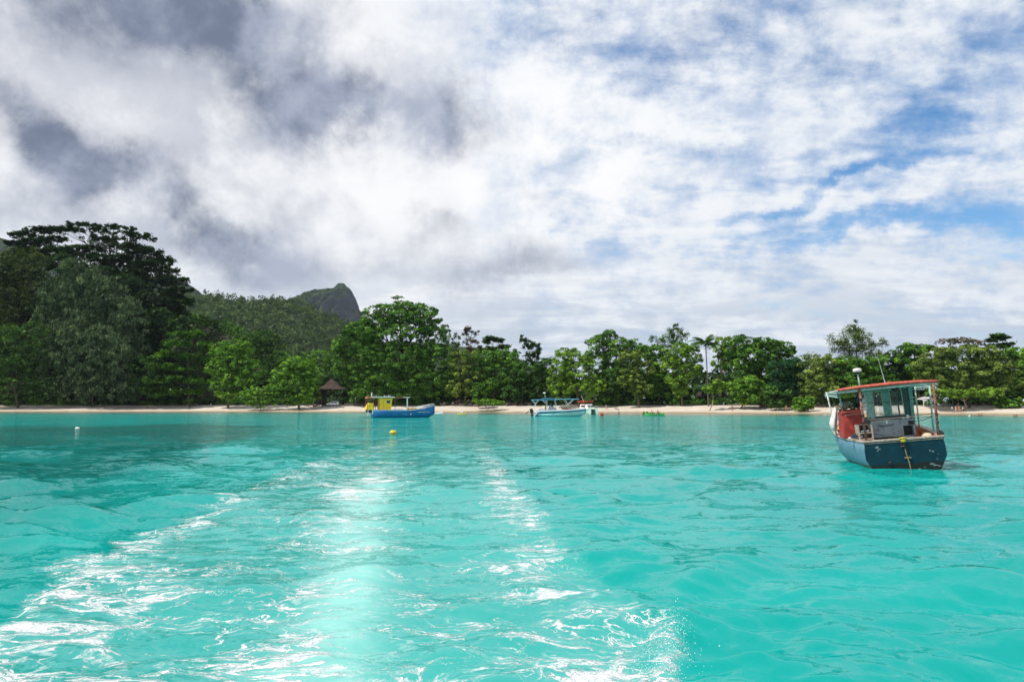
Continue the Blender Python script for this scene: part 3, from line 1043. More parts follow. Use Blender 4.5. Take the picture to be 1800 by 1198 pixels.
def plates_tree(name, label, off, basepx, plates, leafm, n, seed, leaf=0.5, r0=0.5, thick=0.16, group=None, bark=None, cat='tree', fill=None, nfill=0):
    """flat-layered crown: thin plates of foliage carried on visible spreading branches"""
    rng = np.random.RandomState(seed)
    u = (basepx - 900) / FPX
    Y = 200.0
    for _ in range(12):
        Y = float(shore(u * Y)) + off
    base = Vector((u * Y, Y, hz(u * Y, Y)))
    root = thing(name, label, cat, base, group=group)
    lob = []
    tot = sum(p[2] for p in plates)
    Ps, Ts = [], []
    mb = MB()
    k0 = Y / FPX
    topz = max((at(p[0], p[1], Y).z - base.z) for p in plates)
    stem = []
    cx = sum(at(p[0], p[1], Y).x * p[2] for p in plates) / tot - base.x
    for t_ in (0, 0.25, 0.5, 0.75, 0.92):
        stem.append(Vector((cx * t_ * 0.9 + rng.normal() * 0.15, rng.normal() * 0.15, topz * t_)))
    mb.tube([Vector((0, 0, -0.8))] + stem, [r0 * 1.2, r0, r0 * 0.85, r0 * 0.65, r0 * 0.45, r0 * 0.15], 6)
    for p in plates:
        dy_ = rng.uniform(-0.4, 0.4) * p[2] * k0 if len(p) < 4 else p[3]
        c = at(p[0], p[1], Y + dy_)
        c = np.array([c.x - base.x, c.y - base.y, c.z - base.z])
        R = p[2] * k0
        nl = int(1.15 * n * p[2] / tot)
        nc = max(4, int(nl / 45))
        ang = rng.uniform(0, 6.28, nc)
        rr = np.sqrt(rng.rand(nc)) * R
        cc = np.stack([rr * np.cos(ang), rr * np.sin(ang) * 0.8, -0.10 * (rr / max(R, .1)) ** 2 * R + rng.normal(0, thick * 1.2, nc)], -1) + c
        idx = np.repeat(np.arange(nc), nl // nc + 1)
        m_ = len(idx)
        o = rng.normal(size=(m_, 3))
        csz = rng.uniform(0.5, 1.1, nc) * min(1.3, R * 0.5)
        P = cc[idx] + o * np.array([0.55, 0.55, thick]) * csz[idx][:, None]
        nn = unit(np.array([0, 0, 1.0]) + 0.45 * rng.normal(size=(m_, 3)))
        Ps.append(leafquads(P, nn, 1.75 * leaf * rng.uniform(0.6, 1.3, m_), 0.75, rng))
        Ts.append(np.clip(rng.normal(0.5, 0.16, nc)[idx] + rng.normal(0, 0.13, m_), 0, 1))
        # branch
        zf = max(0.25, min(0.9, (c[2] - 0.28 * topz * rng.uniform(0.5, 1)) / topz))
        j = zf / 0.92 * 4
        i0 = min(3, int(j))
        st = stem[i0].lerp(stem[i0 + 1], min(1, j - i0))
        e = Vector(c)
        md = st.lerp(e, 0.55) + Vector((0, 0, -0.12 * (e - st).length))
        mb.tube([st, md, e], [r0 * 0.34, r0 * 0.22, r0 * 0.1], 5)
        for kk in range(4):
            a = rng.uniform(0, 6.28)
            e2 = e + Vector((math.cos(a) * R * .7, math.sin(a) * R * .5, -0.1))
            mb.tube([md, e2], [r0 * 0.13, r0 * 0.05], 4)
    if fill:
        lob = []
        for L in fill:
            c = at(L[0], L[1], Y + 3)
            lob.append(((c.x - base.x, c.y - base.y, c.z - base.z), (L[2] * k0, L[2] * k0 * .7, L[3] * k0)))
        P_, T_ = crown_leaves(lob, rng, nfill, leaf, 1.9, 0.38, 'broad', 0.9)
        Ps.append(P_)
        Ts.append(T_)
    P = np.concatenate(Ps)
    quadmesh('crown', P, leafm, root, np.concatenate(Ts))
    mb.build('trunk', bark or m_bark, root)
    TREES_USED[0] += len(P)
    return root


def frond_quads(rng, L, droop, wid=0.55, nleaf=26):
    pts = [Vector((L * t, 0, L * (0.42 * t - droop * t * t))) for t in np.linspace(0, 1, 9)]
    Q = []
    for i in range(nleaf):
        t = 0.12 + 0.86 * i / nleaf
        k = t * 8
        i0 = min(7, int(k))
        p = np.array(pts[i0].lerp(pts[i0 + 1], k - i0))
        ln = wid * 2.0 * math.sin(math.pi * (0.15 + 0.8 * t)) ** 0.7 * L / 4.0
        for s in (-1, 1):
            d = np.array([0.35, s * 0.8, -0.45 + rng.normal() * 0.1])
            d /= np.linalg.norm(d)
            w = np.array([0.09 * L / 4, 0, 0.0])
            Q.append([p - w, p + w, p + d * ln + w * .4, p + d * ln * 0.98 - w * .4])
    return np.array(Q), pts


def palm(label, loc, H, lean, L, nf, seed, leafm, group=None, lowest=-0.3):
    rng = np.random.RandomState(seed)
    root = thing('palm_tree', label, 'palm tree', loc, group=group)
    top = Vector((lean[0], lean[1], H))
    MB().tube([Vector((0, 0, -0.4)), Vector((lean[0] * .2, lean[1] * .2, H * .4)), Vector((lean[0] * .6, lean[1] * .6, H * .75)), top], [0.26, 0.18, 0.15, 0.14], 7).build('trunk', m_bark, root)
    for i in range(nf):
        Q, pts = frond_quads(rng, L * rng.uniform(0.85, 1.1), rng.uniform(0.45, 1.05))
        a = 6.283 * i / nf * 2.4 + rng.normal() * 0.2
        tilt = rng.uniform(lowest, 0.9)
        R = np.array(Matrix.Rotation(a, 3, 'Z') @ Matrix.Rotation(-tilt, 3, 'Y'))
        Q = Q @ R.T
        o = quadmesh('frond', Q, leafm, root, np.clip(rng.normal(0.5, 0.12, len(Q)) + rng.normal(0, .12), 0, 1))
        o.location = top
        TREES_USED[0] += len(Q)
    mb = MB()
    for i in range(6):
        a = i * 1.05
        mb.ell((top.x + .22 * math.cos(a), top.y + .22 * math.sin(a), top.z - .25), (.13, .13, .16), 6, 4)
    mb.build('coconut', m_barkdark, root)
    return root


G_L = 'dark trees on the left shore'
G_M = 'trees of the middle shore'
G_R = 'trees of the right shore'
# --- left headland: high flat-layered giants on the slope
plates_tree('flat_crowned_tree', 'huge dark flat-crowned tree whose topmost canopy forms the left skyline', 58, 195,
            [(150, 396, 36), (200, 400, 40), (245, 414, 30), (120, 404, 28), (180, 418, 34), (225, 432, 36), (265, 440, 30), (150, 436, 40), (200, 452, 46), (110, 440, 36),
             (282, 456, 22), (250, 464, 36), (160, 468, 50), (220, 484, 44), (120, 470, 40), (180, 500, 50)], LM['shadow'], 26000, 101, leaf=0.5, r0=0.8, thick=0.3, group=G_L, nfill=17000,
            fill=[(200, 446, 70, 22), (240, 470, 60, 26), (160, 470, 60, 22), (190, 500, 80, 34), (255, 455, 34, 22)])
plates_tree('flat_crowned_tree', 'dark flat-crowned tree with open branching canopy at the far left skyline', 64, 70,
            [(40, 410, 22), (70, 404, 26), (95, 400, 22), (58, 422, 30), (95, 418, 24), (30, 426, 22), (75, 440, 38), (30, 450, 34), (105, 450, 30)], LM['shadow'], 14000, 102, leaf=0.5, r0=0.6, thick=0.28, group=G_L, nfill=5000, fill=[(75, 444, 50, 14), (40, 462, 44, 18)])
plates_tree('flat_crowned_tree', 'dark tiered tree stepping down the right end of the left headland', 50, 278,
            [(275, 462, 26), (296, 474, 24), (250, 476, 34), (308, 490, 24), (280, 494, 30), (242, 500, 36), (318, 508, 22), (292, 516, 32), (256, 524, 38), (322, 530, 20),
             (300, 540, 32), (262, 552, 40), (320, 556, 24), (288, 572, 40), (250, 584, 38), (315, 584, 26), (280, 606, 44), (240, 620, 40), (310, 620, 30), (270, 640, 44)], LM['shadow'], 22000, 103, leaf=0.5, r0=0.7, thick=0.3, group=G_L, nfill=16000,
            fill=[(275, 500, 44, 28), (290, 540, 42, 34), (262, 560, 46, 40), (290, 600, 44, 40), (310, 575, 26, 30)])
tree('feathery_tree', 'loose olive feathery tree at the extreme left edge below the skyline', 'tree', 34, 25,
     [(10, 480, 50, 45), (55, 470, 30, 34), (-20, 540, 60, 60), (40, 540, 45, 60), (75, 520, 22, 40), (20, 610, 60, 50)], LM['drab'], 15000, 104, leaf=0.42, rc=1.2, group=G_L)
tree('casuarina_tree', 'tall grey-green feathery casuarina rising in front of the dark giants', 'tree', 24, 160,
     [(135, 490, 32, 32), (160, 520, 45, 40), (110, 530, 34, 44), (195, 540, 32, 40), (230, 570, 28, 46), (150, 590, 60, 50), (95, 590, 30, 50), (215, 620, 40, 44), (150, 650, 60, 45)],
     LM['needle'], 26000, 105, leaf=1.15, rc=1.7, flat=0.8, style='needle', group=G_L)
tree('casuarina_tree', 'lower drooping grey-green casuarina hanging over the left sand', 'tree', 13, 165,
     [(130, 605, 34, 28), (175, 602, 38, 28), (105, 640, 30, 40), (160, 640, 48, 42), (205, 640, 30, 42), (120, 680, 38, 28), (180, 682, 46, 28), (225, 684, 22, 24)],
     LM['needle'], 20000, 106, leaf=0.95, rc=1.4, flat=0.8, style='needle', group=G_L)
tree('broadleaf_tree', 'deep green broadleaf tree filling the bottom left corner above the sand', 'tree', 12, 35,
     [(10, 640, 46, 34), (60, 632, 34, 34), (-40, 650, 50, 46), (30, 680, 52, 30), (78, 682, 28, 28), (-30, 600, 50, 40), (50, 596, 40, 30)], LM['dark'], 15000, 107, group=G_L)
tree('round_shrub', 'dark rounded shrub at the right foot of the drooping casuarina', 'shrub', 12, 262, [(258, 650, 26, 26), (270, 680, 30, 24), (245, 686, 22, 20)], LM['dark'], 5500, 108, r0=0.12, group=G_L)
plates_tree('layered_tree', 'mid green tree in flat tiers left of the bright round tree', 13, 335,
            [(320, 588, 24), (345, 586, 20), (310, 602, 26), (345, 604, 26), (365, 612, 16), (300, 622, 26), (335, 624, 30), (362, 634, 18), (296, 642, 26), (330, 648, 34), (305, 664, 32), (348, 668, 28), (320, 686, 36), (292, 690, 22)],
            LM['mid'], 15000, 109, leaf=0.42, r0=0.32, thick=0.35, group=G_L)
tree('broadleaf_tree', 'dark round-topped tree rising behind the bright trees below the hill', 'tree', 62, 465, [(465, 600, 30, 20), (440, 612, 26, 22), (480, 622, 22, 24), (400, 596, 34, 24), (360, 578, 30, 22), (420, 636, 40, 30)], LM['dark'], 10000, 110, group=G_L, leaf=0.5)
tree('broadleaf_tree', 'bright green round tree with short dark trunk on the left beach', 'tree', 10, 403,
     [(398, 620, 24, 20), (425, 612, 20, 18), (385, 646, 22, 22), (415, 645, 32, 30), (445, 650, 18, 24), (392, 676, 20, 18), (430, 676, 26, 20), (405, 697, 26, 9)], LM['bright'], 13000, 111, rc=1.15, group=G_L)
tree('low_shrub', 'low bright spreading shrub touching the sand between two round trees', 'shrub', 5, 460, [(455, 694, 26, 14), (482, 690, 16, 16), (436, 698, 12, 10), (460, 708, 28, 7)], LM['bright'], 5500, 112, r0=0.12, rc=0.8, leaf=0.36, group=G_L)
tree('broadleaf_tree', 'dense green domed tree just left of the thatched hut', 'tree', 9, 528,
     [(525, 648, 26, 20), (545, 660, 17, 22), (500, 664, 22, 24), (522, 680, 33, 24), (546, 686, 14, 20), (502, 694, 20, 14), (532, 702, 30, 8)], LM['bright'], 13000, 113, rc=1.1, group=G_L)
tree('broadleaf_tree', 'small dark tree in the gap behind the left domed tree', 'tree', 30, 480, [(484, 640, 18, 18), (472, 668, 20, 24), (495, 660, 14, 20)], LM['dark'], 4000, 114, group=G_L)
tree('background_tree', 'shaded green tree directly behind the thatched hut roof', 'tree', 70, 590, [(560, 640, 40, 24), (610, 640, 34, 26), (580, 668, 50, 26), (630, 672, 30, 26)], LM['mid'], 9000, 115, leaf=0.5, group=G_L)

# --- the big tree in the middle
tree('rain_tree', 'largest domed green tree in the middle behind the blue and yellow boat', 'tree', 20, 722,
     [(700, 552, 46, 22), (665, 566, 34, 24), (740, 562, 34, 26), (640, 590, 34, 26), (700, 590, 60, 34), (762, 592, 28, 32), (612, 606, 24, 20), (600, 634, 18, 26), (640, 628, 44, 32), (700, 636, 60, 36), (762, 634, 36, 36),
      (636, 660, 28, 26), (680, 672, 50, 28), (740, 672, 50, 28), (790, 668, 26, 26), (650, 692, 36, 14), (720, 692, 46, 16), (785, 690, 32, 14), (699, 524, 9, 3)],
     LM['mid'], 60000, 120, rc=1.45, leaf=0.47, r0=0.9, bark=m_barkdark, deep=0.7, group=G_M)
plates_tree('sparse_tree', 'thin bare-branched tree with rusty tufts right of the big domed tree', 40, 822, [(822, 580, 8), (836, 584, 6), (815, 588, 7), (822, 598, 9), (838, 600, 6), (826, 612, 10), (845, 610, 5)], LM['brown'], 1400, 121, leaf=0.4, r0=0.2, thick=0.5, bark=m_bark, group=G_M)
plates_tree('sparse_tree', 'spindly leaning tree with few leaves close beside the big domed tree', 40, 805, [(803, 592, 6), (797, 602, 7), (808, 604, 6), (800, 616, 8), (790, 588, 3)], LM['olive'], 900, 122, leaf=0.4, r0=0.16, thick=0.5, group=G_M)
tree('broadleaf_tree', 'brownish olive tree right of the big domed tree', 'tree', 20, 818, [(820, 626, 24, 14), (815, 650, 24, 24), (835, 664, 22, 28), (812, 684, 24, 18)], LM['olive'], 9000, 123, group=G_M)
plates_tree('flat_crowned_tree', 'small dark flat-topped tree against the sky right of the big domed tree', 34, 868, [(866, 594, 12), (878, 598, 10), (858, 600, 8), (884, 608, 10), (864, 612, 14), (845, 616, 9)], LM['dark'], 3200, 124, leaf=0.42, r0=0.26, thick=0.25, group=G_M)
tree('broadleaf_tree', 'dark green clumped tree beneath the small flat-topped one', 'tree', 22, 868, [(862, 632, 30, 16), (890, 630, 22, 20), (850, 652, 22, 22), (880, 656, 30, 26), (905, 660, 18, 28), (862, 682, 30, 18)], LM['mid'], 13000, 125, group=G_M)
plates_tree('sparse_tree', 'tall thin leaning tree with dark ragged tufts above the left end of the white speedboat', 30, 938, [(922, 596, 7), (930, 603, 7), (927, 612, 8), (940, 606, 7), (946, 614, 6), (932, 622, 9), (942, 626, 8), (930, 634, 9), (940, 640, 10)], LM['dark'], 2600, 126, leaf=0.42, r0=0.2, thick=0.6, group=G_M)
tree('broadleaf_tree', 'very dark tree standing behind the outboard motors of the speedboat', 'tree', 18, 915, [(925, 656, 24, 18), (912, 680, 22, 24), (940, 684, 20, 20), (900, 692, 16, 14)], LM['dark'], 9000, 127, group=G_M)
palm('short dark spiky palm between the ragged tree and the yellow-green tree', (at(960, 690, 238).x, 238, hz(at(960, 690, 238).x, 238)), 15.5, (0.3, 0), 3.4, 15, 128, LM['dark'], group=G_M)
tree('broadleaf_tree', 'dull green tree under the short spiky palm', 'tree', 20, 958, [(958, 646, 14, 14), (950, 666, 16, 20), (965, 680, 12, 22)], LM['dark'], 4500, 129, group=G_M)
tree('broadleaf_tree', 'yellow-green soft tree above the bow of the white speedboat', 'tree', 14, 1018,
     [(990, 630, 18, 16), (1012, 628, 20, 14), (985, 656, 20, 24), (1015, 654, 28, 26), (990, 684, 24, 18), (1022, 684, 26, 16), (1046, 680, 20, 14)], LM['lime'], 15000, 130, rc=1.1, leaf=0.38, group=G_M)
tree('broadleaf_tree', 'tall green tree with the highest top right of the yellow-green one', 'tree', 30, 1075,
     [(1068, 594, 18, 12), (1055, 606, 24, 16), (1090, 606, 26, 14), (1050, 634, 22, 24), (1085, 632, 32, 26), (1115, 624, 22, 22), (1100, 656, 26, 26), (1070, 664, 24, 24)], LM['mid'], 16000, 131, group=G_M)
tree('broadleaf_tree', 'dark understorey tree behind the red-topped boat', 'tree', 20, 1088, [(1080, 670, 24, 24), (1108, 680, 26, 22), (1068, 690, 18, 14)], LM['dark'], 7000, 132, group=G_M)
tree('broadleaf_tree', 'grey-green drooping tree on the beach left of the lime tree', 'tree', 14, 1122, [(1110, 632, 18, 18), (1128, 650, 20, 20), (1105, 668, 18, 18), (1128, 682, 18, 16)], LM['olive'], 7500, 133, rc=1.0, group=G_M)
tree('broadleaf_tree', 'broad dark tree under the bare-topped spire', 'tree', 24, 1160, [(1145, 618, 20, 14), (1160, 640, 26, 24), (1150, 670, 28, 26), (1180, 680, 24, 24), (1140, 692, 22, 12)], LM['mid'], 13000, 134, group=G_R)
plates_tree('tiered_tree', 'bare-topped spire tree with thin horizontal tiers above the kayak', 34, 1186, [(1186, 572, 6), (1182, 580, 10), (1196, 580, 8), (1190, 588, 13), (1176, 590, 10), (1204, 590, 8), (1148, 594, 8), (1160, 596, 9), (1186, 600, 18), (1168, 606, 14), (1205, 606, 12)], LM['mid'], 4200, 135, leaf=0.26, r0=0.24, thick=0.5, group=G_R)
tree('broadleaf_tree', 'lime green open tree between the bare spire and the palm', 'tree', 18, 1198, [(1190, 618, 22, 12), (1215, 624, 18, 16), (1182, 644, 20, 18), (1208, 650, 22, 16), (1186, 672, 16, 18), (1196, 688, 12, 10)], LM['lime'], 10000, 136, rc=1.0, leaf=0.38, group=G_R)
_p = at(1245, 700, 214)
palm('tall slender coconut palm standing against the sky', (_p.x, 214, hz(_p.x, 214)), (at(1243, 604, 214).z - hz(_p.x, 214)), (-0.4, 0), 5.0, 22, 137, LM['dark'], group=G_R)
tree('broadleaf_tree', 'thin lime tree with sky gaps just right of the tall palm', 'tree', 26, 1262, [(1272, 600, 14, 10), (1262, 618, 12, 10), (1280, 620, 12, 12), (1265, 640, 14, 12), (1285, 640, 12, 14)], LM['lime'], 5000, 138, rc=0.9, leaf=0.38, bark=m_barkpale, group=G_R)
tree('young_tree', 'young bright tree on a pale slanting trunk at the sand edge', 'tree', 6, 1246, [(1258, 676, 13, 9), (1248, 684, 9, 7), (1268, 684, 9, 8)], LM['lime'], 3000, 139, rc=0.7, leaf=0.34, r0=0.16, bark=m_barkpale, group=G_R)
tree('broadleaf_tree', 'wide dense dark green dome right of the palm', 'tree', 24, 1325,
     [(1310, 602, 26, 12), (1340, 606, 26, 12), (1290, 622, 22, 20), (1325, 626, 40, 22), (1365, 620, 24, 20), (1300, 652, 30, 24), (1345, 656, 36, 28), (1380, 650, 22, 26), (1388, 618, 8, 10), (1320, 682, 36, 20)], LM['mid'], 24000, 140, rc=1.25, group=G_R)
plates_tree('layered_tree', 'blue-green tree in dark layers at the right side of the wide dome', 16, 1385, [(1375, 640, 18), (1395, 634, 14), (1398, 648, 16), (1372, 656, 22), (1396, 664, 20), (1376, 676, 24), (1400, 684, 18), (1370, 692, 24)], LM['bluegreen'], 9000, 141, leaf=0.38, r0=0.3, thick=0.3, group=G_R)
tree('broadleaf_tree', 'fresh green low tree at the sand edge beneath the wide dome', 'tree', 9, 1300, [(1296, 680, 16, 14), (1318, 676, 16, 16), (1310, 694, 22, 12), (1338, 688, 12, 12), (1314, 703, 24, 6)], LM['bright'], 8000, 142, rc=0.8, leaf=0.36, r0=0.2, group=G_R)
tree('sea_almond_shrub', 'large-leaved dark shrub behind the person in red shorts', 'shrub', 7, 1362, [(1355, 692, 16, 14), (1376, 698, 14, 12), (1364, 708, 18, 7)], LM['dark'], 4000, 143, rc=0.8, r0=0.12, group=G_R)
tree('round_shrub', 'round light green shrub sitting alone on the sand', 'shrub', 5, 1412, [(1412, 711, 17, 9), (1404, 704, 10, 7), (1421, 705, 9, 7), (1410, 717, 16, 5)], LM['bright'], 4200, 144, rc=0.6, leaf=0.34, r0=0.1, group=G_R)
tree('broadleaf_tree', 'olive bushy tree left of the working boat with the red roof', 'tree', 18, 1445, [(1425, 650, 22, 20), (1455, 642, 26, 18), (1440, 674, 34, 24), (1475, 668, 24, 26), (1420, 690, 18, 12)], LM['olive'], 13000, 145, group=G_R)
tree('twiggy_tree', 'thin twiggy tree peeping over the canopy left of the tall tiered tree', 'tree', 44, 1420, [(1410, 632, 14, 8), (1428, 628, 12, 8), (1440, 636, 12, 6)], LM['olive'], 900, 146, rc=0.7, leaf=0.3, r0=0.14, group=G_R)
plates_tree('tiered_tree', 'tall pagoda-shaped tree with spreading tiers above the red-roofed boat', 30, 1503,
            [(1502, 570, 6), (1500, 578, 11), (1512, 583, 9), (1495, 588, 16), (1516, 592, 14), (1470, 598, 14), (1490, 602, 22), (1522, 604, 20), (1548, 602, 10), (1480, 614, 20), (1510, 616, 26), (1540, 622, 16), (1500, 630, 26)], LM['olive'], 9000, 147, leaf=0.26, r0=0.34, thick=0.5, bark=m_barkdark, group=G_R)
tree('broadleaf_tree', 'mixed green tree right behind the boat mast with the white dome', 'tree', 20, 1510, [(1490, 646, 28, 18), (1525, 644, 26, 18), (1500, 674, 34, 24), (1540, 672, 28, 26)], LM['mid'], 12000, 148, group=G_R)
tree('broadleaf_tree', 'dark low tree behind the roof of the red-roofed boat', 'tree', 30, 1572, [(1560, 634, 26, 16), (1590, 640, 24, 20), (1570, 664, 34, 22), (1600, 674, 24, 22)], LM['dark'], 10000, 149, group=G_R)
tree('broadleaf_tree', 'green tree rising just above the right end of the red boat roof', 'tree', 26, 1615, [(1595, 618, 18, 12), (1618, 614, 18, 10), (1600, 640, 22, 20), (1620, 660, 20, 22)], LM['mid'], 8000, 150, group=G_R)
tree('sea_almond_tree', 'very wide olive-yellow dome over the group of people on the right beach', 'tree', 14, 1700,
     [(1650, 626, 26, 16), (1690, 620, 30, 14), (1730, 626, 28, 16), (1630, 648, 22, 20), (1670, 650, 36, 22), (1720, 652, 36, 22), (1755, 650, 22, 24), (1640, 676, 26, 18), (1690, 682, 34, 16), (1740, 680, 30, 18), (1765, 672, 12, 16)],
     LM['olive'], 27000, 151, rc=1.1, leaf=0.38, group=G_R)
tree('sea_almond_tree', 'yellow-leaved low boughs hanging over the shaded pergola', 'tree', 8, 1690, [(1655, 690, 18, 8), (1680, 692, 20, 7), (1712, 690, 20, 8), (1740, 690, 16, 8)], LM['lime'], 6000, 152, rc=0.7, leaf=0.36, r0=0.2, bark=m_barkpale, group=G_R)
tree('twiggy_tree', 'half-bare twiggy crown poking out above the wide olive dome', 'tree', 36, 1680, [(1665, 602, 16, 7), (1690, 600, 16, 7), (1712, 604, 14, 7)], LM['brown'], 1300, 153, rc=0.7, leaf=0.3, r0=0.2, group=G_R)
plates_tree('flat_crowned_tree', 'dark flat-topped tree against the sky near the right edge', 38, 1758, [(1752, 590, 14), (1764, 594, 11), (1744, 598, 10), (1770, 604, 12), (1750, 608, 14)], LM['dark'], 3000, 154, leaf=0.4, r0=0.3, thick=0.2, group=G_R)
tree('broadleaf_tree', 'dense green tree at the right edge beyond the white board', 'tree', 24, 1795, [(1790, 622, 24, 14), (1815, 630, 30, 24), (1785, 652, 24, 24), (1830, 670, 40, 30), (1790, 684, 26, 22)], LM['mid'], 13000, 155, group=G_R)
_p = at(1812, 700, 182)
palm('leaning palm with arching pale fronds reaching in at the right edge', (_p.x, 182, hz(_p.x, 182)), at(1812, 668, 182).z - hz(_p.x, 182), (0.3, 0), 4.6, 16, 156, LM['olive'], group=G_R, lowest=-0.6)
tree('round_shrub', 'low green shrub below the white board near the right edge', 'shrub', 13, 1770, [(1765, 707, 14, 7), (1785, 706, 10, 7), (1772, 713, 18, 5)], LM['mid'], 2500, 157, rc=0.6, r0=0.1, group=G_R)
tree('young_tree', 'small fresh green sapling on the rubble bank right of the big tree', 'tree', 12, 842, [(842, 690, 12, 14), (838, 680, 7, 8)], LM['mid'], 2500, 158, rc=0.7, r0=0.12, group=G_M)
tree('low_shrub', 'flat bright green creeper mound on the rubble bank', 'shrub', 6, 858, [(852, 705, 22, 4), (874, 707, 14, 3), (862, 709, 24, 3)], LM['bright'], 2600, 159, rc=0.5, leaf=0.32, r0=0.06, flat=0.4, group=G_M)


# a wood that reads as one mass behind the single trees and on the slopes
def mass(name, pts, leafm, per, leaf, rmin, rmax, seed, kindlabel=None, hfac=(0.6, 0.9)):
    rng = np.random.RandomState(seed)
    Ps, Ts = [], []
    for (x, y, z) in pts:
        R = rng.uniform(rmin, rmax)
        d = unit(rng.normal(size=(per, 3)))
        d[:, 2] = np.abs(d[:, 2]) * 1.1 - 0.25
        d[:, 1] = np.where(d[:, 1] > 0.3, -d[:, 1], d[:, 1])
        bump = 1 + 0.22 * np.sin(d[:, 0] * 7 + x) * np.sin(d[:, 2] * 8 + y) + 0.05 * rng.normal(size=per)
        h = R * rng.uniform(*hfac)
        P = np.array([x, y, z + 0.2 * h]) + d * np.array([R, R, h]) * bump[:, None]
        nn = unit(d + 0.5 * rng.normal(size=(per, 3)) + np.array([0, 0, .3]))
        Ps.append(leafquads(P, nn, leaf * rng.uniform(0.6, 1.4, per), 0.75, rng))
        Ts.append(np.clip(rng.normal(0.48, 0.16) + rng.normal(0, 0.12, per), 0, 1))
    P = np.concatenate(Ps)
    o = quadmesh(name, P, leafm, None, np.concatenate(Ts))
    o['kind'] = 'stuff'
    TREES_USED[0] += len(P)
    return o


rg = np.random.RandomState(77)
# understorey hedge right behind the sand, all along the bay
pts = []
for x in np.arange(-300, 300, 2.6):
    y = float(shore(x)) + rg.uniform(24, 34)
    if 560 < 900 + FPX * x / y < 625:
        y += 9
    pts.append((x, y, hz(x, y) + rg.uniform(0.2, 1.2)))
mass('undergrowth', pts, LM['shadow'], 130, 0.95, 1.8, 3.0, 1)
for kk, (lm, ph) in enumerate((('dark', 0.0), ('mid', 2.0))):
    pts = []
    for x in np.arange(-260, 260, 1.9):
        if math.sin(x * 0.19 + ph) + 0.7 * math.sin(x * 0.47 + ph) > -0.25:
            y = float(shore(x)) + rg.uniform(19.5, 25)
            if 556 < 900 + FPX * x / y < 655:
                continue
            pts.append((x + rg.uniform(-1, 1), y, hz(x, y) + rg.uniform(-.2, .9)))
    mass('shore_scrub', pts, LM[lm], 150, 0.55, 1.1, 2.5, 50 + kk)
pts = []
for x in np.arange(-330, 330, 3.4):
    for k in range(2):
        y = float(shore(x)) + rg.uniform(36, 62)
        pts.append((x + rg.uniform(-2, 2), y, hz(x, y) + rg.uniform(0.5, 8.5)))
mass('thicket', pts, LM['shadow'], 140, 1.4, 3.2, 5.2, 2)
# slope behind the left giants and the wooded plain between shore and hill
pts = []
for i in range(210):
    px = rg.uniform(-160, 700)
    Y = rg.uniform(300, 440)
    x = (px - 900) / FPX * Y
    if 250 < px < 640:
        zmax = EYE + (HOR - np.interp(px, [250, 350, 450, 560, 640], [560, 585, 612, 640, 655])) * Y / FPX
        pts.append((x, Y, max(hz(x, Y), min(hz(x, Y) + rg.uniform(2, 14), zmax - 5))))
    elif px <= 250:
        pts.append((x, Y, hz(x, Y) + rg.uniform(2, 8)))
mass('wood', pts, LM['mid'], 260, 1.4, 5.0, 8.5, 3)
pts = []
for i in range(170):
    px = rg.uniform(-120, 330)
    Y = rg.uniform(262, 300)
    x = (px - 900) / FPX * Y
    ztop = EYE + (HOR - np.interp(px, [-120, 20, 60, 150, 250, 300, 340], [440, 432, 436, 452, 468, 520, 590])) * Y / FPX
    pts.append((x, Y, rg.uniform(hz(x, Y), ztop - 4)))
mass('slope_wood', pts, LM['shadow'], 220, 1.35, 4.0, 7.0, 5)
pts = []
for i in range(230):
    px = rg.uniform(640, 1950)
    Y = rg.uniform(245, 330)
    x = (px - 900) / FPX * Y
    pts.append((x, Y, hz(x, Y) + rg.uniform(0.5, 10.0)))
mass('back_wood', pts, LM['dark'], 170, 1.6, 4.0, 6.0, 4)


def scatter_on(surf, n, seed, zlim, pred=None):
    x, y, Z = surf
    r = np.random.RandomState(seed)
    out = []
    while len(out) < n:
        i = r.randint(0, len(y) - 2)
        j = r.randint(0, len(x) - 1)
        a, b_ = x[j] + r.uniform(0, x[1] - x[0]), y[i] + r.uniform(0, 1) * (y[i + 1] - y[i])
        z = Z[i, j]
        if z > zlim and (pred is None or pred(a, b_, z)):
            out.append((a, b_, z))
    return out


pts = scatter_on(H1, 2500, 6, 12, lambda a, b, z: b < 1000 and 560 > -a and -a > 90)
mass('hill_wood', pts, LM['hill'], 44, 2.5, 3.0, 8.2, 7, hfac=(0.7, 1.25))
ridge_pts = [(a, b, z + 5) for (a, b, z) in scatter_on(H1, 70, 8, 60, lambda a, b, z: 930 < b < 975)]
mass('ridge_wood', ridge_pts, LM['hill'], 40, 2.0, 1.6, 3.4, 9, hfac=(1.6, 2.6))
pts = scatter_on(H2, 900, 12, 60, lambda a, b, z: b < 2400 and (a < -640 or np.random.rand() < 0.2))
mass('peak_wood', pts, LM['hill'], 26, 5.0, 5.0, 9.0, 13, hfac=(0.5, 0.9))


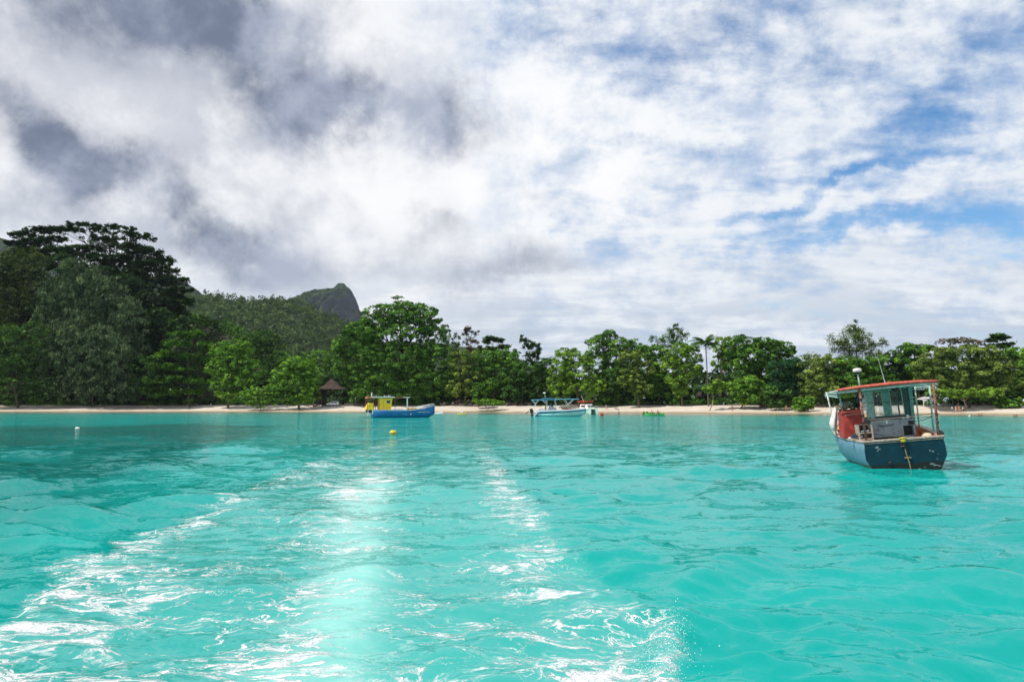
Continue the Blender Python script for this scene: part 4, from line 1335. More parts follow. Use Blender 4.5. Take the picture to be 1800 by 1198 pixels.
# ------------------------------------------------------------------ paints and stuffs
P_WHITE = mat('white_paint', (0.72, 0.73, 0.72), 0.4, 0.06, 2)
P_DIRTY = mat('weathered_white_paint', (0.55, 0.56, 0.53), 0.6, 0.2, 4, col2=(0.22, 0.19, 0.15), amt=0.3)
P_WOOD = mat('weathered_wood', (0.38, 0.32, 0.27), 0.8, 0.3, 14, col2=(0.17, 0.11, 0.08), amt=0.35, bump=0.006)
P_RED = mat('faded_red_paint', (0.46, 0.075, 0.05), 0.55, 0.25, 9, col2=(0.58, 0.18, 0.13), amt=0.3)
P_REDD = mat('dark_red_tarpaulin', (0.30, 0.028, 0.022), 0.65, 0.35, 4, bump=0.02)
P_MAROON = mat('rusty_maroon_paint', (0.16, 0.045, 0.035), 0.7, 0.4, 9, col2=(0.28, 0.16, 0.13), amt=0.5)
P_GREEN = mat('sea_green_paint', (0.11, 0.27, 0.235), 0.6, 0.25, 9, col2=(0.06, 0.13, 0.115), amt=0.3)
P_GREEND = mat('dark_green_paint', (0.030, 0.085, 0.072), 0.65, 0.35, 10, col2=(0.018, 0.03, 0.028), amt=0.5)
P_GREENP = mat('pale_green_paint', (0.30, 0.42, 0.38), 0.6, 0.2, 12, col2=(0.14, 0.18, 0.16), amt=0.2)
P_GREY = mat('blue_grey_paint', (0.24, 0.29, 0.33), 0.55, 0.15, 3, col2=(0.13, 0.14, 0.15), amt=0.25)
P_ORANGE = mat('orange_red_inner_paint', (0.50, 0.13, 0.05), 0.6, 0.3, 4, col2=(0.17, 0.06, 0.035), amt=0.5)
P_BLACK = mat('black_rubber', (0.012, 0.013, 0.015), 0.5, 0.3, 6)
P_ROPE = mat('rope_tan', (0.20, 0.16, 0.09), 0.9, 0.3, 20)
P_ROPED = mat('rope_dark', (0.03, 0.035, 0.035), 0.9, 0.3, 20)
P_YEL = mat('yellow_paint', (0.80, 0.53, 0.012), 0.5, 0.12, 3)
P_YELP = mat('yellow_plastic', (0.58, 0.44, 0.03), 0.4, 0.1, 4, col2=(0.30, 0.27, 0.05), amt=0.2)
P_STEEL = mat('galvanised_steel', (0.48, 0.50, 0.50), 0.4, 0.2, 8, metal=0.6)
P_CLOTH = mat('white_cloth', (0.62, 0.58, 0.59), 0.9, 0.15, 6, bump=0.05, col2=(0.45, 0.38, 0.38), amt=0.3)
P_NET = mat('fishing_net_buff', (0.36, 0.27, 0.19), 0.95, 0.5, 16, bump=0.05, col2=(0.10, 0.07, 0.06), amt=0.7)
P_HULLT = mat('transom_blue_shade_painted', (0.001, 0.027, 0.043), 0.5, 0.20, 2.5, spec=0.2, col2=(0.004, 0.040, 0.058), amt=0.22, grime=(0.20, (0.010, 0.015, 0.014)))  # dark blue paint, with the shade on the stern put into it
P_HULLS = mat('hull_side_blue_sun_painted', (0.085, 0.200, 0.275), 0.5, 0.12, 2.0, col2=(0.15, 0.27, 0.33), amt=0.2, grime=(0.22, (0.09, 0.11, 0.085)))  # lighter hull blue, with the sun on the port side put into it


def glassmat():
    m = bpy.data.materials.new('dirty_glass')
    m.use_nodes = True
    N = NT(m.node_tree)
    N.n.clear()
    out = N.node('ShaderNodeOutputMaterial')
    tr = N.node('ShaderNodeBsdfTransparent')
    tr.inputs[0].default_value = (0.86, 0.90, 0.92, 1)
    gl = N.node('ShaderNodeBsdfGlossy')
    gl.inputs['Roughness'].default_value = 0.05
    df = N.node('ShaderNodeBsdfDiffuse')
    df.inputs[0].default_value = (0.45, 0.49, 0.52, 1)
    t = N.node('ShaderNodeTexCoord')
    a = N.node('ShaderNodeMixShader')
    N.put(a.inputs[0], N.sstep(N.noise(t.outputs['Object'], 3.0, 5, 0.6), 0.25, 0.75, 0.0, 0.045))
    N.l.new(tr.outputs[0], a.inputs[1])
    N.l.new(df.outputs[0], a.inputs[2])
    b = N.node('ShaderNodeMixShader')
    b.inputs[0].default_value = 0.012
    N.l.new(a.outputs[0], b.inputs[1])
    N.l.new(gl.outputs[0], b.inputs[2])
    N.l.new(b.outputs[0], out.inputs[0])
    return m


P_GLASS = glassmat()
P_DGLASS = mat('dark_window_glass', (0.02, 0.03, 0.035), 0.08, 0.1, 3, spec=0.6)


# ------------------------------------------------------------------ people
def person(label, loc, face, pose, skin, top, bottom, hair, h=1.7, group=None, extra=None):
    """one continuous skinned body; clothes follow it as slightly wider skins on the same joints"""
    root = thing('person', label, 'person', loc, face, group)
    k = h / 1.7
    J = {'pel': (0, 0, .92), 'wai': (0, 0, 1.06), 'che': (0, .01, 1.28), 'nek': (0, .01, 1.45), 'hd1': (0, -.01, 1.55), 'hd2': (0, 0, 1.66),
         'sl': (.17, .01, 1.40), 'sr': (-.17, .01, 1.40), 'el': (.22, .03, 1.13), 'er': (-.22, .03, 1.13), 'hl': (.23, -.04, .88), 'hr': (-.23, -.04, .88), 'fl': (.23, -.06, .80), 'fr': (-.23, -.06, .80),
         'pl': (.10, 0, .88), 'pr': (-.10, 0, .88), 'kl': (.11, -.02, .48), 'kr': (-.11, -.02, .48), 'al': (.11, .02, .08), 'ar': (-.11, .02, .08), 'tl': (.12, -.15, .03), 'tr': (-.12, -.15, .03)}
    if pose == 'walk':
        J.update(kl=(.10, -.16, .50), al=(.10, -.20, .09), tl=(.10, -.36, .06), kr=(-.10, .08, .48), ar=(-.10, .30, .13), tr=(-.10, .18, .04), el=(.22, .12, 1.15), hl=(.22, .16, .92), fl=(.22, .18, .85), er=(-.22, -.10, 1.15), hr=(-.22, -.22, .95), fr=(-.22, -.26, .88))
    elif pose == 'arms':
        J.update(el=(.42, -.05, 1.42), hl=(.62, -.12, 1.52), fl=(.69, -.13, 1.56), er=(-.40, -.05, 1.36), hr=(-.55, -.10, 1.50), fr=(-.60, -.11, 1.57), kl=(.14, -.02, .48), al=(.18, .02, .08), tl=(.19, -.15, .03))
    elif pose == 'hips':
        J.update(el=(.40, .08, 1.18), hl=(.20, -.02, 1.02), fl=(.14, -.08, .98), er=(-.40, .08, 1.18), hr=(-.20, -.02, 1.02), fr=(-.14, -.08, .98))
    elif pose == 'sit':
        J = {n: (v[0], v[1], v[2] - .82) for n, v in J.items()}
        J.update(kl=(.14, -.45, .20), kr=(-.14, -.45, .20), al=(.13, -.80, .04), ar=(-.13, -.80, .04), tl=(.13, -.88, .14), tr=(-.13, -.88, .14),
                 el=(.30, -.12, .40), hl=(.30, -.36, .46), fl=(.28, -.42, .47), er=(-.30, -.12, .32), hr=(-.34, -.34, .30), fr=(-.33, -.40, .30))
    Rr = {'pel': .135, 'wai': .12, 'che': .145, 'nek': .055, 'hd1': .085, 'hd2': .085, 'sl': .07, 'sr': .07, 'el': .045, 'er': .045, 'hl': .03, 'hr': .03, 'fl': .035, 'fr': .035,
          'pl': .10, 'pr': .10, 'kl': .062, 'kr': .062, 'al': .042, 'ar': .042, 'tl': .035, 'tr': .035}
    E = [('pel', 'wai'), ('wai', 'che'), ('che', 'nek'), ('nek', 'hd1'), ('hd1', 'hd2'), ('che', 'sl'), ('sl', 'el'), ('el', 'hl'), ('hl', 'fl'), ('che', 'sr'), ('sr', 'er'), ('er', 'hr'), ('hr', 'fr'),
         ('pel', 'pl'), ('pl', 'kl'), ('kl', 'al'), ('al', 'tl'), ('pel', 'pr'), ('pr', 'kr'), ('kr', 'ar'), ('ar', 'tr')]

    def skinobj(name, edges, grow, m, rootv, cut=None):
        names = []
        for a, b in edges:
            for x in (a, b):
                if x not in names:
                    names.append(x)
        bm = bmesh.new()
        sk = bm.verts.layers.skin.verify()
        V = {}
        for n_ in names:
            c = Vector(J[n_]) * k
            if cut and n_ in cut:
                f, t_ = cut[n_]
                c = Vector(J[f]).lerp(Vector(J[n_]), t_) * k
            v = bm.verts.new(c)
            r = (Rr[n_] + grow) * k
            v[sk].radius = (r, r * (0.75 if n_ in ('pel', 'wai', 'che') else 1))
            v[sk].use_root = (n_ == rootv)
            V[n_] = v
        for a, b in edges:
            bm.edges.new((V[a], V[b]))
        me = bpy.data.meshes.new(name)
        bm.to_mesh(me)
        bm.free()
        me.materials.append(m)
        o = bpy.data.objects.new(name, me)
        COL.objects.link(o)
        o.parent = root
        o.modifiers.new('skin', 'SKIN').use_smooth_shade = True
        sb = o.modifiers.new('sub', 'SUBSURF')
        sb.levels = 1
        sb.render_levels = 1
        return o
    skinobj('body', E, 0, skin, 'pel')
    hc = Vector(J['hd2']) * k
    MB().ell((hc.x, hc.y + .02, hc.z + .015), (.098 * k, .105 * k, .10 * k), 10, 6).build('hair', hair, root, smooth=True)
    fb = MB()
    hd = Vector(J['hd1']) * k
    fb.ell((hd.x, hd.y - .095 * k, hd.z + .05 * k), (.014, .02, .025), 6, 4)
    for s in (-1, 1):
        fb.ell((hd.x + s * .085 * k, hd.y, hd.z + .05 * k), (.012, .02, .03), 6, 4)
    fb.build('face', skin, root)
    if top is not None:
        skinobj('shirt', [('wai', 'che'), ('che', 'sl'), ('che', 'sr'), ('sl', 'el'), ('sr', 'er'), ('pel', 'wai')], .030, top, 'che', {'el': ('sl', .6), 'er': ('sr', .6)})
    if bottom is not None:
        skinobj('shorts', [('pel', 'wai'), ('pel', 'pl'), ('pl', 'kl'), ('pel', 'pr'), ('pr', 'kr')], .030, bottom, 'pel', {'kl': ('pl', .85), 'kr': ('pr', .85), 'wai': ('pel', .6)})
    if extra:
        extra(root, J, k)
    return root


SK1 = mat('skin_tanned', (0.42, 0.22, 0.14), 0.55, 0.08, 4)
SK2 = mat('skin_brown', (0.12, 0.06, 0.04), 0.55, 0.1, 4)
SK3 = mat('skin_light', (0.55, 0.34, 0.25), 0.55, 0.08, 4)
HAIRD = mat('hair_dark', (0.012, 0.010, 0.008), 0.5, 0.2, 9)
HAIRB = mat('hair_fair', (0.30, 0.22, 0.12), 0.5, 0.2, 9)
C_NAVY = mat('cloth_navy', (0.02, 0.03, 0.08), 0.85, 0.1, 6)
C_RED = mat('cloth_red', (0.40, 0.03, 0.03), 0.85, 0.1, 6)
C_ORA = mat('cloth_orange', (0.62, 0.22, 0.06), 0.85, 0.1, 6)
C_KHA = mat('cloth_khaki', (0.22, 0.17, 0.08), 0.85, 0.1, 6)
C_GRN = mat('cloth_bright_green', (0.18, 0.55, 0.05), 0.85, 0.1, 6)
C_PINK = mat('cloth_pink', (0.62, 0.30, 0.34), 0.85, 0.1, 6)
C_BLK = mat('cloth_black', (0.015, 0.015, 0.017), 0.85, 0.1, 6)
C_TEAL = mat('cloth_pale_teal', (0.25, 0.42, 0.42), 0.85, 0.1, 6)


# ------------------------------------------------------------------ the working boat on the right
def hull_rings(st, side, inset=0.0):
    """st: (y, half beam top, z top, half beam mid, z mid, half beam chine, z chine, z keel)"""
    rows = []
    for (y, bt, zt, bm_, zm, bc, zc, zk) in st:
        rows.append([(side * max(0.01, bt - inset), y, zt), (side * max(0.01, (bt + bm_) / 2 + 0.02 - inset), y, (zt + zm) / 2), (side * max(0.01, bm_ - inset), y, zm), (side * max(0.008, bc - inset), y, zc), (0.0, y, zk)])
    return rows


def work_boat():
    o = onwater(1589, 824)
    root = thing('fishing_boat', 'weathered petrol-blue working boat with red roof edge, moored nearest on the right', 'boat', o,
                 rot=Euler((0, math.radians(-5.5), 0)).to_matrix().to_4x4() and (Matrix.Rotation(math.radians(-15), 3, 'Z') @ Matrix.Rotation(math.radians(-5.5), 3, 'Y')).to_euler())
    hx = 0.12
    st = [(0.0, 1.33, 1.08, 1.37, 0.42, 1.12, -0.06, -0.42), (1.0, 1.50, 1.12, 1.50, 0.45, 1.24, -0.05, -0.5), (2.0, 1.64, 1.17, 1.60, 0.48, 1.30, -0.02, -0.55), (3.2, 1.72, 1.27, 1.62, 0.52, 1.24, 0.02, -0.58),
          (4.6, 1.58, 1.44, 1.40, 0.60, 0.98, 0.08, -0.5), (5.8, 1.20, 1.64, 0.95, 0.72, 0.58, 0.18, -0.35), (6.8, 0.62, 1.86, 0.42, 0.9, 0.22, 0.35, -0.1), (7.5, 0.05, 2.02, 0.03, 1.1, 0.02, 0.6, 0.2)]
    st = [(s[0],) + s[1:] for s in st]
    for side in (-1, 1):
        mb = MB()
        rr = hull_rings(st, side)
        rr = [[(p[0] + hx, p[1], p[2]) for p in r] for r in rr]
        mb.loft(rr, closed=False, cap=False)
        h = mb.build('hull_side', P_HULLS, root, smooth=True, thick=0.05)
        if side < 0:
            h['label'] = 'port side, its slate blue painted paler as sunlit'
    s0 = st[0]
    tp = [(-s0[1], s0[2]), (-s0[1] - .03, .75), (-s0[3], s0[4]), (-s0[5], s0[6]), (0, s0[7]), (s0[5], s0[6]), (s0[3], s0[4]), (s0[1] + .03, .75), (s0[1], s0[2])]
    MB().prism([(hx + a, b) for a, b in tp], 'y', -0.045, 0.03).build('transom', P_HULLT, root, bevel=0.012)
    # gunwale cap all round, aft beam included
    mb = MB()
    for side in (-1, 1):
        rings = []
        for s in st:
            x1 = side * (s[1] + .05) + hx
            x0 = side * max(0.0, s[1] - .14) + hx
            z = s[2]
            rings.append([(x1, s[0], z - .02), (x1, s[0], z + .05), (x0, s[0], z + .05), (x0, s[0], z - .02)])
        mb.loft(rings)
    mb.build('gunwale', P_WOOD, root, bevel=0.01)
    MB().box((hx, -0.01, 1.115), (2.78, 0.17, 0.075)).build('transom_cap', P_WOOD, root, bevel=0.012)
    # rub rail under the cap
    MB().tube([(-s0[1] + hx, -0.055, 1.03), (s0[1] + hx, -0.055, 1.03)], 0.018, 6).build('rub_rail', P_WOOD, root)
    # deck, inner lining, foredeck
    pd = [(hx - s[1] + .1, s[0]) for s in st[:6]] + [(hx + s[1] - .1, s[0]) for s in reversed(st[:6])]
    MB().prism(pd, 'z', 0.66, 0.72).build('deck', P_WOOD, root)
    for side in (-1, 1):
        rings = []
        for s in st[:6]:
            x = side * (s[1] - .13) + hx
            rings.append([(x, s[0] + .05, .72), (x, s[0] + .05, s[2] - .01), (x - side * .02, s[0] + .05, s[2] - .01), (x - side * .02, s[0] + .05, .72)])
        MB().loft(rings).build('bulwark_lining', P_ORANGE, root)
        for k, y in enumerate((0.5, 1.1, 1.8, 2.6, 3.4)):
            b = np.interp(y, [s[0] for s in st], [s[1] for s in st])
            MB().box((hx + side * (b - .17), y, .95), (.07, .08, .42)).build('rib', P_ORANGE, root)
    fd = []
    for s in st[4:]:
        fd.append([(hx - s[1] + .05, s[0], s[2] - .02), (hx - s[1] * .5, s[0], s[2] + .07), (hx, s[0], s[2] + .11), (hx + s[1] * .5, s[0], s[2] + .07), (hx + s[1] - .05, s[0], s[2] - .02), (hx, s[0], s[2] - .12)])
    MB().loft(fd).build('foredeck', mat('ochre_deck_paint', (0.50, 0.27, 0.10), 0.6, 0.25, 3, col2=(0.3, 0.2, 0.12)), root)
    MB().tube([(hx, 6.6, 1.9), (hx, 6.6, 2.35)], .06, 8).build('bow_post', P_MAROON, root)
    # wheelhouse: aft frame with two panes
    yv = 1.8
    MB().prism([(-.60, 1.80), (-.30, 1.80), (-.26, 3.02), (-.52, 3.04)], 'y', yv, yv + .07).build('window_post', P_GREENP, root, bevel=.006)
    MB().prism([(.06, 1.86), (.33, 1.86), (.33, 3.02), (.10, 3.02)], 'y', yv, yv + .08).build('window_post', P_GREEN, root, bevel=.006)['label'] = 'sea-green middle window post'
    MB().prism([(.80, 1.12), (.98, 1.12), (1.05, 3.02), (.82, 3.02)], 'y', yv, yv + .08).build('window_post', P_GREEND, root, bevel=.006)['label'] = 'dark inner window post'
    MB().prism([(.985, 1.12), (1.08, 1.12), (1.20, 3.0), (1.055, 3.02)], 'y', yv - .05, yv + .45).build('side_panel', P_GREEN, root, bevel=.006)
    MB().prism([(-.54, 3.0), (1.18, 2.98), (1.18, 3.12), (-.54, 3.14)], 'y', yv - .01, yv + .09).build('window_header', P_GREEN, root, bevel=.006)
    MB().box((.28, yv, 1.845), (1.62, .32, .07)).build('window_sill', P_WOOD, root, bevel=.01)
    MB().box((.30, yv - .02, 1.915), (1.2, .06, .06)).build('sill_trim', P_BLACK, root)
    MB().prism([(-.29, 1.95), (.07, 1.95), (.10, 2.98), (-.26, 2.98)], 'y', yv + .03, yv + .036).build('window_pane', P_GLASS, root)
    MB().prism([(.335, 1.95), (.795, 1.95), (.815, 2.98), (.335, 2.98)], 'y', yv + .03, yv + .036).build('window_pane', P_GLASS, root)
    # frame strips round the panes
    mb = MB()
    for (a, b) in ((-.29, .07), (.335, .80)):
        mb.box(((a + b) / 2, yv - .005, 1.965), (b - a, .03, .03))
        mb.box(((a + b) / 2, yv - .005, 2.965), (b - a, .03, .03))
        mb.box((a + .012, yv - .005, 2.465), (.024, .03, .97))
        mb.box((b - .012, yv - .005, 2.465), (.024, .03, .97))
    mb.build('window_trim', P_GREENP, root)
    # forward windscreen of the wheelhouse
    yf = 3.15
    mb = MB()
    for x in (-.55, .95):
        mb.box((x, yf, 2.35), (.05, .07, 1.5))
    mb.box((.2, yf, 3.06), (1.6, .08, .1))
    mb.box((.2, yf, 1.75), (1.6, .08, .34))
    mb.build('windscreen_frame', P_GREEND, root)
    MB().box((-.2, yf + .01, 2.45), (.62, .008, 1.1)).build('windscreen_pane', P_GLASS, root)
    MB().box((.55, yf + .01, 2.45), (.70, .008, 1.1)).build('windscreen_pane', P_GLASS, root)
    MB().prism([(yv + .1, 1.15), (yf, 1.15), (yf, 1.9), (yv + .1, 1.85)], 'x', -.57, -.52).build('side_panel', P_GREENP, root)
    # console below the windows
    MB().box((-.02, 1.72, 1.45), (1.06, .34, .66)).build('console', P_GREY, root, bevel=.012)
    MB().box((-.02, 1.535, 1.78), (1.02, .03, .03)).build('console_lip', P_DIRTY, root)
    MB().tube([(-.30, 1.51, 1.62), (-.22, 1.49, 1.585), (.18, 1.49, 1.585), (.26, 1.51, 1.62)], .016, 6).build('console_handle', P_BLACK, root)
    MB().box((.035, 1.54, 1.70), (.05, .02, .12)).build('latch', P_WHITE, root)
    mb = MB()
    mb.box((.555, 1.70, 1.45), (.09, .30, .66))
    mb.box((.985, 1.70, 1.35), (.07, .30, .46))
    mb.box((.80, 1.70, 1.65), (.44, .30, .26))
    mb.box((.77, 1.70, 1.10), (.36, .30, .06))
    mb.build('locker', P_GREY, root, bevel=.01)
    MB().box((.77, 1.78, 1.32), (.36, .05, .42)).build('locker_shade_sheet', P_BLACK, root)  # black sheet standing in for the shade inside the opening
    MB().box((.90, 1.535, 1.63), (.2, .05, .15)).build('instrument', P_BLACK, root, bevel=.01)
    MB().ell((.84, 1.66, 1.86), (.07, .07, .08), 10, 6).build('compass', P_WHITE, root, smooth=True)
    # engine box in red tarpaulin on the port side
    e = MB()
    e.loft([[(-1.60, 1.55, 1.2), (-.74, 1.55, 1.2), (-.74, 2.55, 1.2), (-1.60, 2.55, 1.2)], [(-1.56, 1.58, 1.8), (-.76, 1.57, 1.8), (-.76, 2.5, 1.8), (-1.56, 2.5, 1.8)],
            [(-1.55, 1.62, 2.24), (-.78, 1.60, 2.24), (-.78, 2.46, 2.24), (-1.55, 2.46, 2.24)], [(-1.48, 1.70, 2.33), (-.84, 1.68, 2.33), (-.84, 2.4, 2.33), (-1.48, 2.4, 2.33)]])
    e.build('engine_cover', P_REDD, root, bevel=.03)
    MB().box((-1.16, 1.585, 2.25), (.84, .05, .07), (0, math.radians(-1), 0)).build('cover_rim', P_RED, root, bevel=.01)
    MB().tube([(-1.45, 1.55, 2.12), (-.85, 1.55, 2.15), (-.80, 1.55, 1.95)], .012, 5).build('cover_cord', mat('pink_cord', (0.6, 0.3, 0.26), 0.8), root)
    MB().box((-1.05, 2.0, .95), (.66, .8, .5)).build('engine_base', P_WOOD, root)
    # open wooden locker at the port quarter
    mb = MB()
    mb.box((-1.20, .95, 1.42), (.06, .5, .62))
    mb.box((-.72, .95, 1.42), (.05, .5, .62))
    mb.box((-.96, 1.18, 1.42), (.44, .04, .62))
    mb.box((-.96, .93, 1.40), (.44, .44, .03))
    mb.box((-.96, .95, 1.16), (.44, .5, .04))
    mb.build('quarter_locker', P_WOOD, root, bevel=.006)
    MB().box((-.97, 1.15, 1.55), (.40, .02, .28)).build('locker_shade_back', P_BLACK, root)  # black panel painting the shade inside the open box
    mb = MB()
    for k in range(4):
        mb.ell((-1.09 + .08 * k, .80, 1.46 + .012 * (k % 2)), (.045, .06, .04), 7, 5)
    mb.build('cordage', P_GREY, root, smooth=True)
    # roof: red aft beam, slab, fascia
    zr = 3.17
    MB().tube([(-1.84, .18, zr - .02), (-1.0, .14, zr + .025), (0, .12, zr + .04), (1.0, .14, zr + .02), (1.66, .18, zr - .03)], [.055, .062, .066, .062, .05], 8).build('roof_edge', P_RED, root, smooth=True)
    mb = MB()
    rings = []
    for y, w in ((.2, 1.76), (1.2, 1.70), (2.4, 1.62), (3.5, 1.50)):
        z = zr + .02
        rings.append([(-w - .05, y, z - .05), (-w * .5, y, z + .01), (0, y, z + .035), (w * .5, y, z + .01), (w - .1, y, z - .05), (w - .1, y, z - .085), (0, y, z - .0), (-w - .05, y, z - .085)])
    mb.loft(rings)
    mb.build('roof', P_DIRTY, root, bevel=.005)
    mb = MB()
    for y in (.35, 1.0, 1.7, 2.4, 3.3):
        mb.box((-.1, y, zr - .09), (3.3, .06, .07))
    mb.build('roof_beam', P_DIRTY, root)
    MB().box((-1.35, .32, 3.045), (.85, .05, .05)).build('roof_trim', P_DIRTY, root)
    MB().box((1.05, .35, 3.06), (1.1, .03, .02)).build('roof_trim', P_GREENP, root)
    # side frames with lattice
    for side, x0, x1 in ((-1, -1.72, -1.50), (1, 1.55, 1.86)):
        mb = MB()
        mb.tube([(x0 if side < 0 else x1, 1.0, 3.03), (x0 if side < 0 else x1, 3.5, 3.10)], .03, 6)
        mb.tube([(x0 if side < 0 else x1, 1.0, 2.86), (x0 if side < 0 else x1, 3.5, 2.98)], .022, 6)
        mb.tube([(x1 if side < 0 else x0, 1.0, 3.04), (x1 if side < 0 else x0, 3.5, 3.11)], .025, 6)
        for k in range(9):
            y = 1.0 + .3 * k
            xx = x0 if side < 0 else x1
            mb.tube([(xx, y, 3.03), (xx, y + .15, 2.88)], .012, 4)
            mb.tube([(xx, y + .15, 2.88), (xx, y + .3, 3.04)], .012, 4)
        for y in (1.0, 1.8, 2.7, 3.5):
            mb.tube([(x0, y, 3.05), (x1, y, 3.05)], .022, 5)
        mb.build('side_frame', P_GREENP, root)
    MB().tube([(1.08, 1.8, 3.02), (1.5, 1.8, 3.04), (1.86, 1.8, 2.97)], .025, 6).build('frame_bar', P_DIRTY, root)
    MB().tube([(1.08, 1.85, 2.93), (1.86, 2.6, 2.86)], .016, 6).build('frame_bar', P_DIRTY, root)
    posts = [((-1.06, .22, 3.12), (-1.12, .08, 1.10), .045, P_MAROON, 'stern_post'), ((1.48, .15, 3.08), (1.34, .05, 1.12), .045, P_MAROON, 'stern_post'),
             ((-1.50, 1.8, 3.05), (-1.42, 1.75, 1.2), .040, P_GREENP, 'awning_post'), ((-1.74, 3.1, 3.1), (-1.60, 3.1, 1.3), .030, P_DIRTY, 'awning_post'),
             ((1.83, 1.8, 2.97), (1.72, 1.8, 1.18), .035, P_GREENP, 'awning_post'), ((1.70, 3.2, 3.05), (1.62, 3.2, 1.3), .028, P_GREENP, 'awning_post'), ((-.72, 1.2, 3.06), (-.66, 1.2, 2.6), .03, P_GREENP, 'awning_post')]
    for a, b, r, m_, nm in posts:
        MB().tube([a, b], r, 8).build(nm, m_, root, smooth=True)
    for (x, y, z) in ((-1.075, .18, 2.72), (-1.09, .15, 2.1), (-1.10, .12, 1.82), (1.44, .12, 2.28), (1.41, .1, 1.92), (1.39, .09, 1.62)):
        MB().tube([(x, y, z - .04), (x, y, z + .04)], .062, 8).build('lashing', P_BLACK, root)
    # lines strung between the posts
    def line(a, b, sag, r=.009, m_=P_ROPED):
        a, b = Vector(a), Vector(b)
        pts = [a.lerp(b, t) - Vector((0, 0, sag * 4 * t * (1 - t))) for t in np.linspace(0, 1, 9)]
        MB().tube(pts, r, 4).build('line', m_, root)
    line((-1.5, 1.7, 2.62), (1.46, .12, 2.62), .10)
    line((-1.09, .14, 2.0), (1.42, .1, 1.98), .05)
    line((-1.08, .13, 1.92), (1.72, 1.8, 1.78), .04)
    line((-1.72, 3.0, 2.9), (-1.07, .2, 2.72), .04)
    line((1.05, 1.7, 2.36), (1.44, .12, 2.30), .02)
    line((1.05, 1.7, 1.66), (1.7, 1.75, 1.76), .03, .013)
    line((-.5, 1.5, 1.30), (.10, .0, 1.17), .02)
    line((-.9, 1.2, 2.5), (-.55, 1.6, 2.55), .12, .012, P_ROPE)
    # masthead light and whip
    MB().tube([(-1.0, .3, 3.1), (-1.02, .3, 3.74)], .028, 8).build('mast', P_GREENP, root, smooth=True)
    MB().lathe([(.05, 0), (.10, .05), (.11, .09), (.04, .1)], 12, (-1.02, .3, 3.70)).build('lamp_base', P_BLACK, root, smooth=True)
    MB().lathe([(.10, 0), (.155, .03), (.16, .08), (.13, .13), (.06, .155), (.01, .16)], 16, (-1.02, .3, 3.78)).build('lamp_dome', mat('pinkish_white_plastic', (0.68, 0.56, 0.54), 0.45, 0.12, 9), root, smooth=True)
    MB().tube([(.08, 1.0, 3.15), (.03, 1.0, 3.55), (-.06, 1.0, 4.35)], [.02, .014, .007], 6).build('antenna', P_STEEL, root)
    MB().box((.46, 1.3, 3.0), (.24, .2, .15)).build('loudspeaker', P_BLACK, root, bevel=.02)
    # rudder gear on the transom
    MB().tube([(.10, -.10, 1.02), (.13, -.11, .6), (.18, -.12, .25), (.22, -.12, -.22)], [.022, .024, .024, .02], 7).build('tiller_rod', P_ROPE, root)
    MB().box((.17, -.09, .42), (.22, .06, .05)).build('rod_clamp', P_ROPE, root, bevel=.008)
    MB().box((.05, -.07, .93), (.14, .05, .12)).build('cleat', P_BLACK, root, bevel=.01)
    MB().tube([(-.44, .0, .27), (-.44, -.13, .25)], [.065, .065], 12).build('exhaust_pipe', P_ROPED, root, smooth=True)
    MB().tube([(-.44, -.12, .252), (-.44, -.135, .25)], [.055, .055], 12).build('exhaust_mouth', P_BLACK, root)
    rs = np.random.RandomState(3)
    mb = MB()
    for (x, z, w, h_) in ((-.82, .88, .13, .05), (-.74, .80, .10, .035), (-.80, .74, .07, .03), (.95, .62, .07, .04), (1.05, .58, .06, .03), (1.22, .47, .03, .02), (1.15, .30, .03, .03), (.95, .13, .12, .04), (1.05, .07, .16, .03), (1.2, .04, .10, .03), (.70, .03, .05, .02), (-.45, .03, .06, .02), (-.35, .01, .06, .02), (.5, -.02, .08, .02)):
        n = 11
        pts_ = [(x + w * (.25 + .6 * rs.rand()) * math.cos(a), z + h_ * (.25 + .8 * rs.rand()) * math.sin(a)) for a in np.linspace(0, 6.28, n + 1)[:-1]]
        mb.prism(pts_, 'y', -.0475, -.044)
    mb.build('paint_scar', mat('bare_primer', (0.16, 0.22, 0.235), 0.8, 0.4, 16), root)
    # things lying about on board
    M = root.rotation_euler.to_matrix()
    def wl(p):
        return o + M @ Vector(p)
    RE = root.rotation_euler.copy()
    t = thing('net_heap', 'buff heap of fishing net piled on the red engine cover', 'fishing net', wl((-1.28, 2.0, 2.33)), rot=RE)
    mb = MB()
    for k in range(26):
        a, b = rs.uniform(-.28, .22), rs.uniform(-.25, .25)
        hh = .30 * (1 - (a + .03) ** 2 / .12)
        mb.ell((a, b, rs.uniform(0.04, max(.08, hh))), (rs.uniform(.06, .13), rs.uniform(.06, .12), rs.uniform(.04, .08)), 7, 5, .15, random.Random(k))
    mb.build('netting', P_NET, t, smooth=True)
    mb = MB()
    for k in range(6):
        mb.ell((-.25 + .09 * k, -.2, .25 + .03 * math.sin(k * 2)), (.035, .05, .035), 6, 4)
    mb.build('net_float', P_CLOTH, t, smooth=True)
    t = thing('rolled_hose', 'coiled black hose end beside the net heap', 'hose', wl((-.93, 1.72, 2.38)), rot=RE)
    MB().lathe([(.05, -.05), (.115, -.05), (.12, 0), (.115, .05), (.05, .05), (.045, 0), (.05, -.05)], 14, (0, 0, .10), (math.pi / 2, 0, 0)).build('coil', P_BLACK, t, smooth=True)
    MB().box((0, .02, .0), (.2, .12, .05)).build('foot', P_REDD, t)
    tag(MB().ell((0, 0, .19), (.13, .13, .20), 10, 8, .12, random.Random(4)).ell((.02, -.02, -.03), (.12, .12, .08), 9, 6, .1, random.Random(7)).build('cloth_bundle', P_CLOTH, None, smooth=True), 'small white bundle tied to the wheelhouse beside the net heap', 'bundle').location = wl((-.72, 1.5, 2.36))
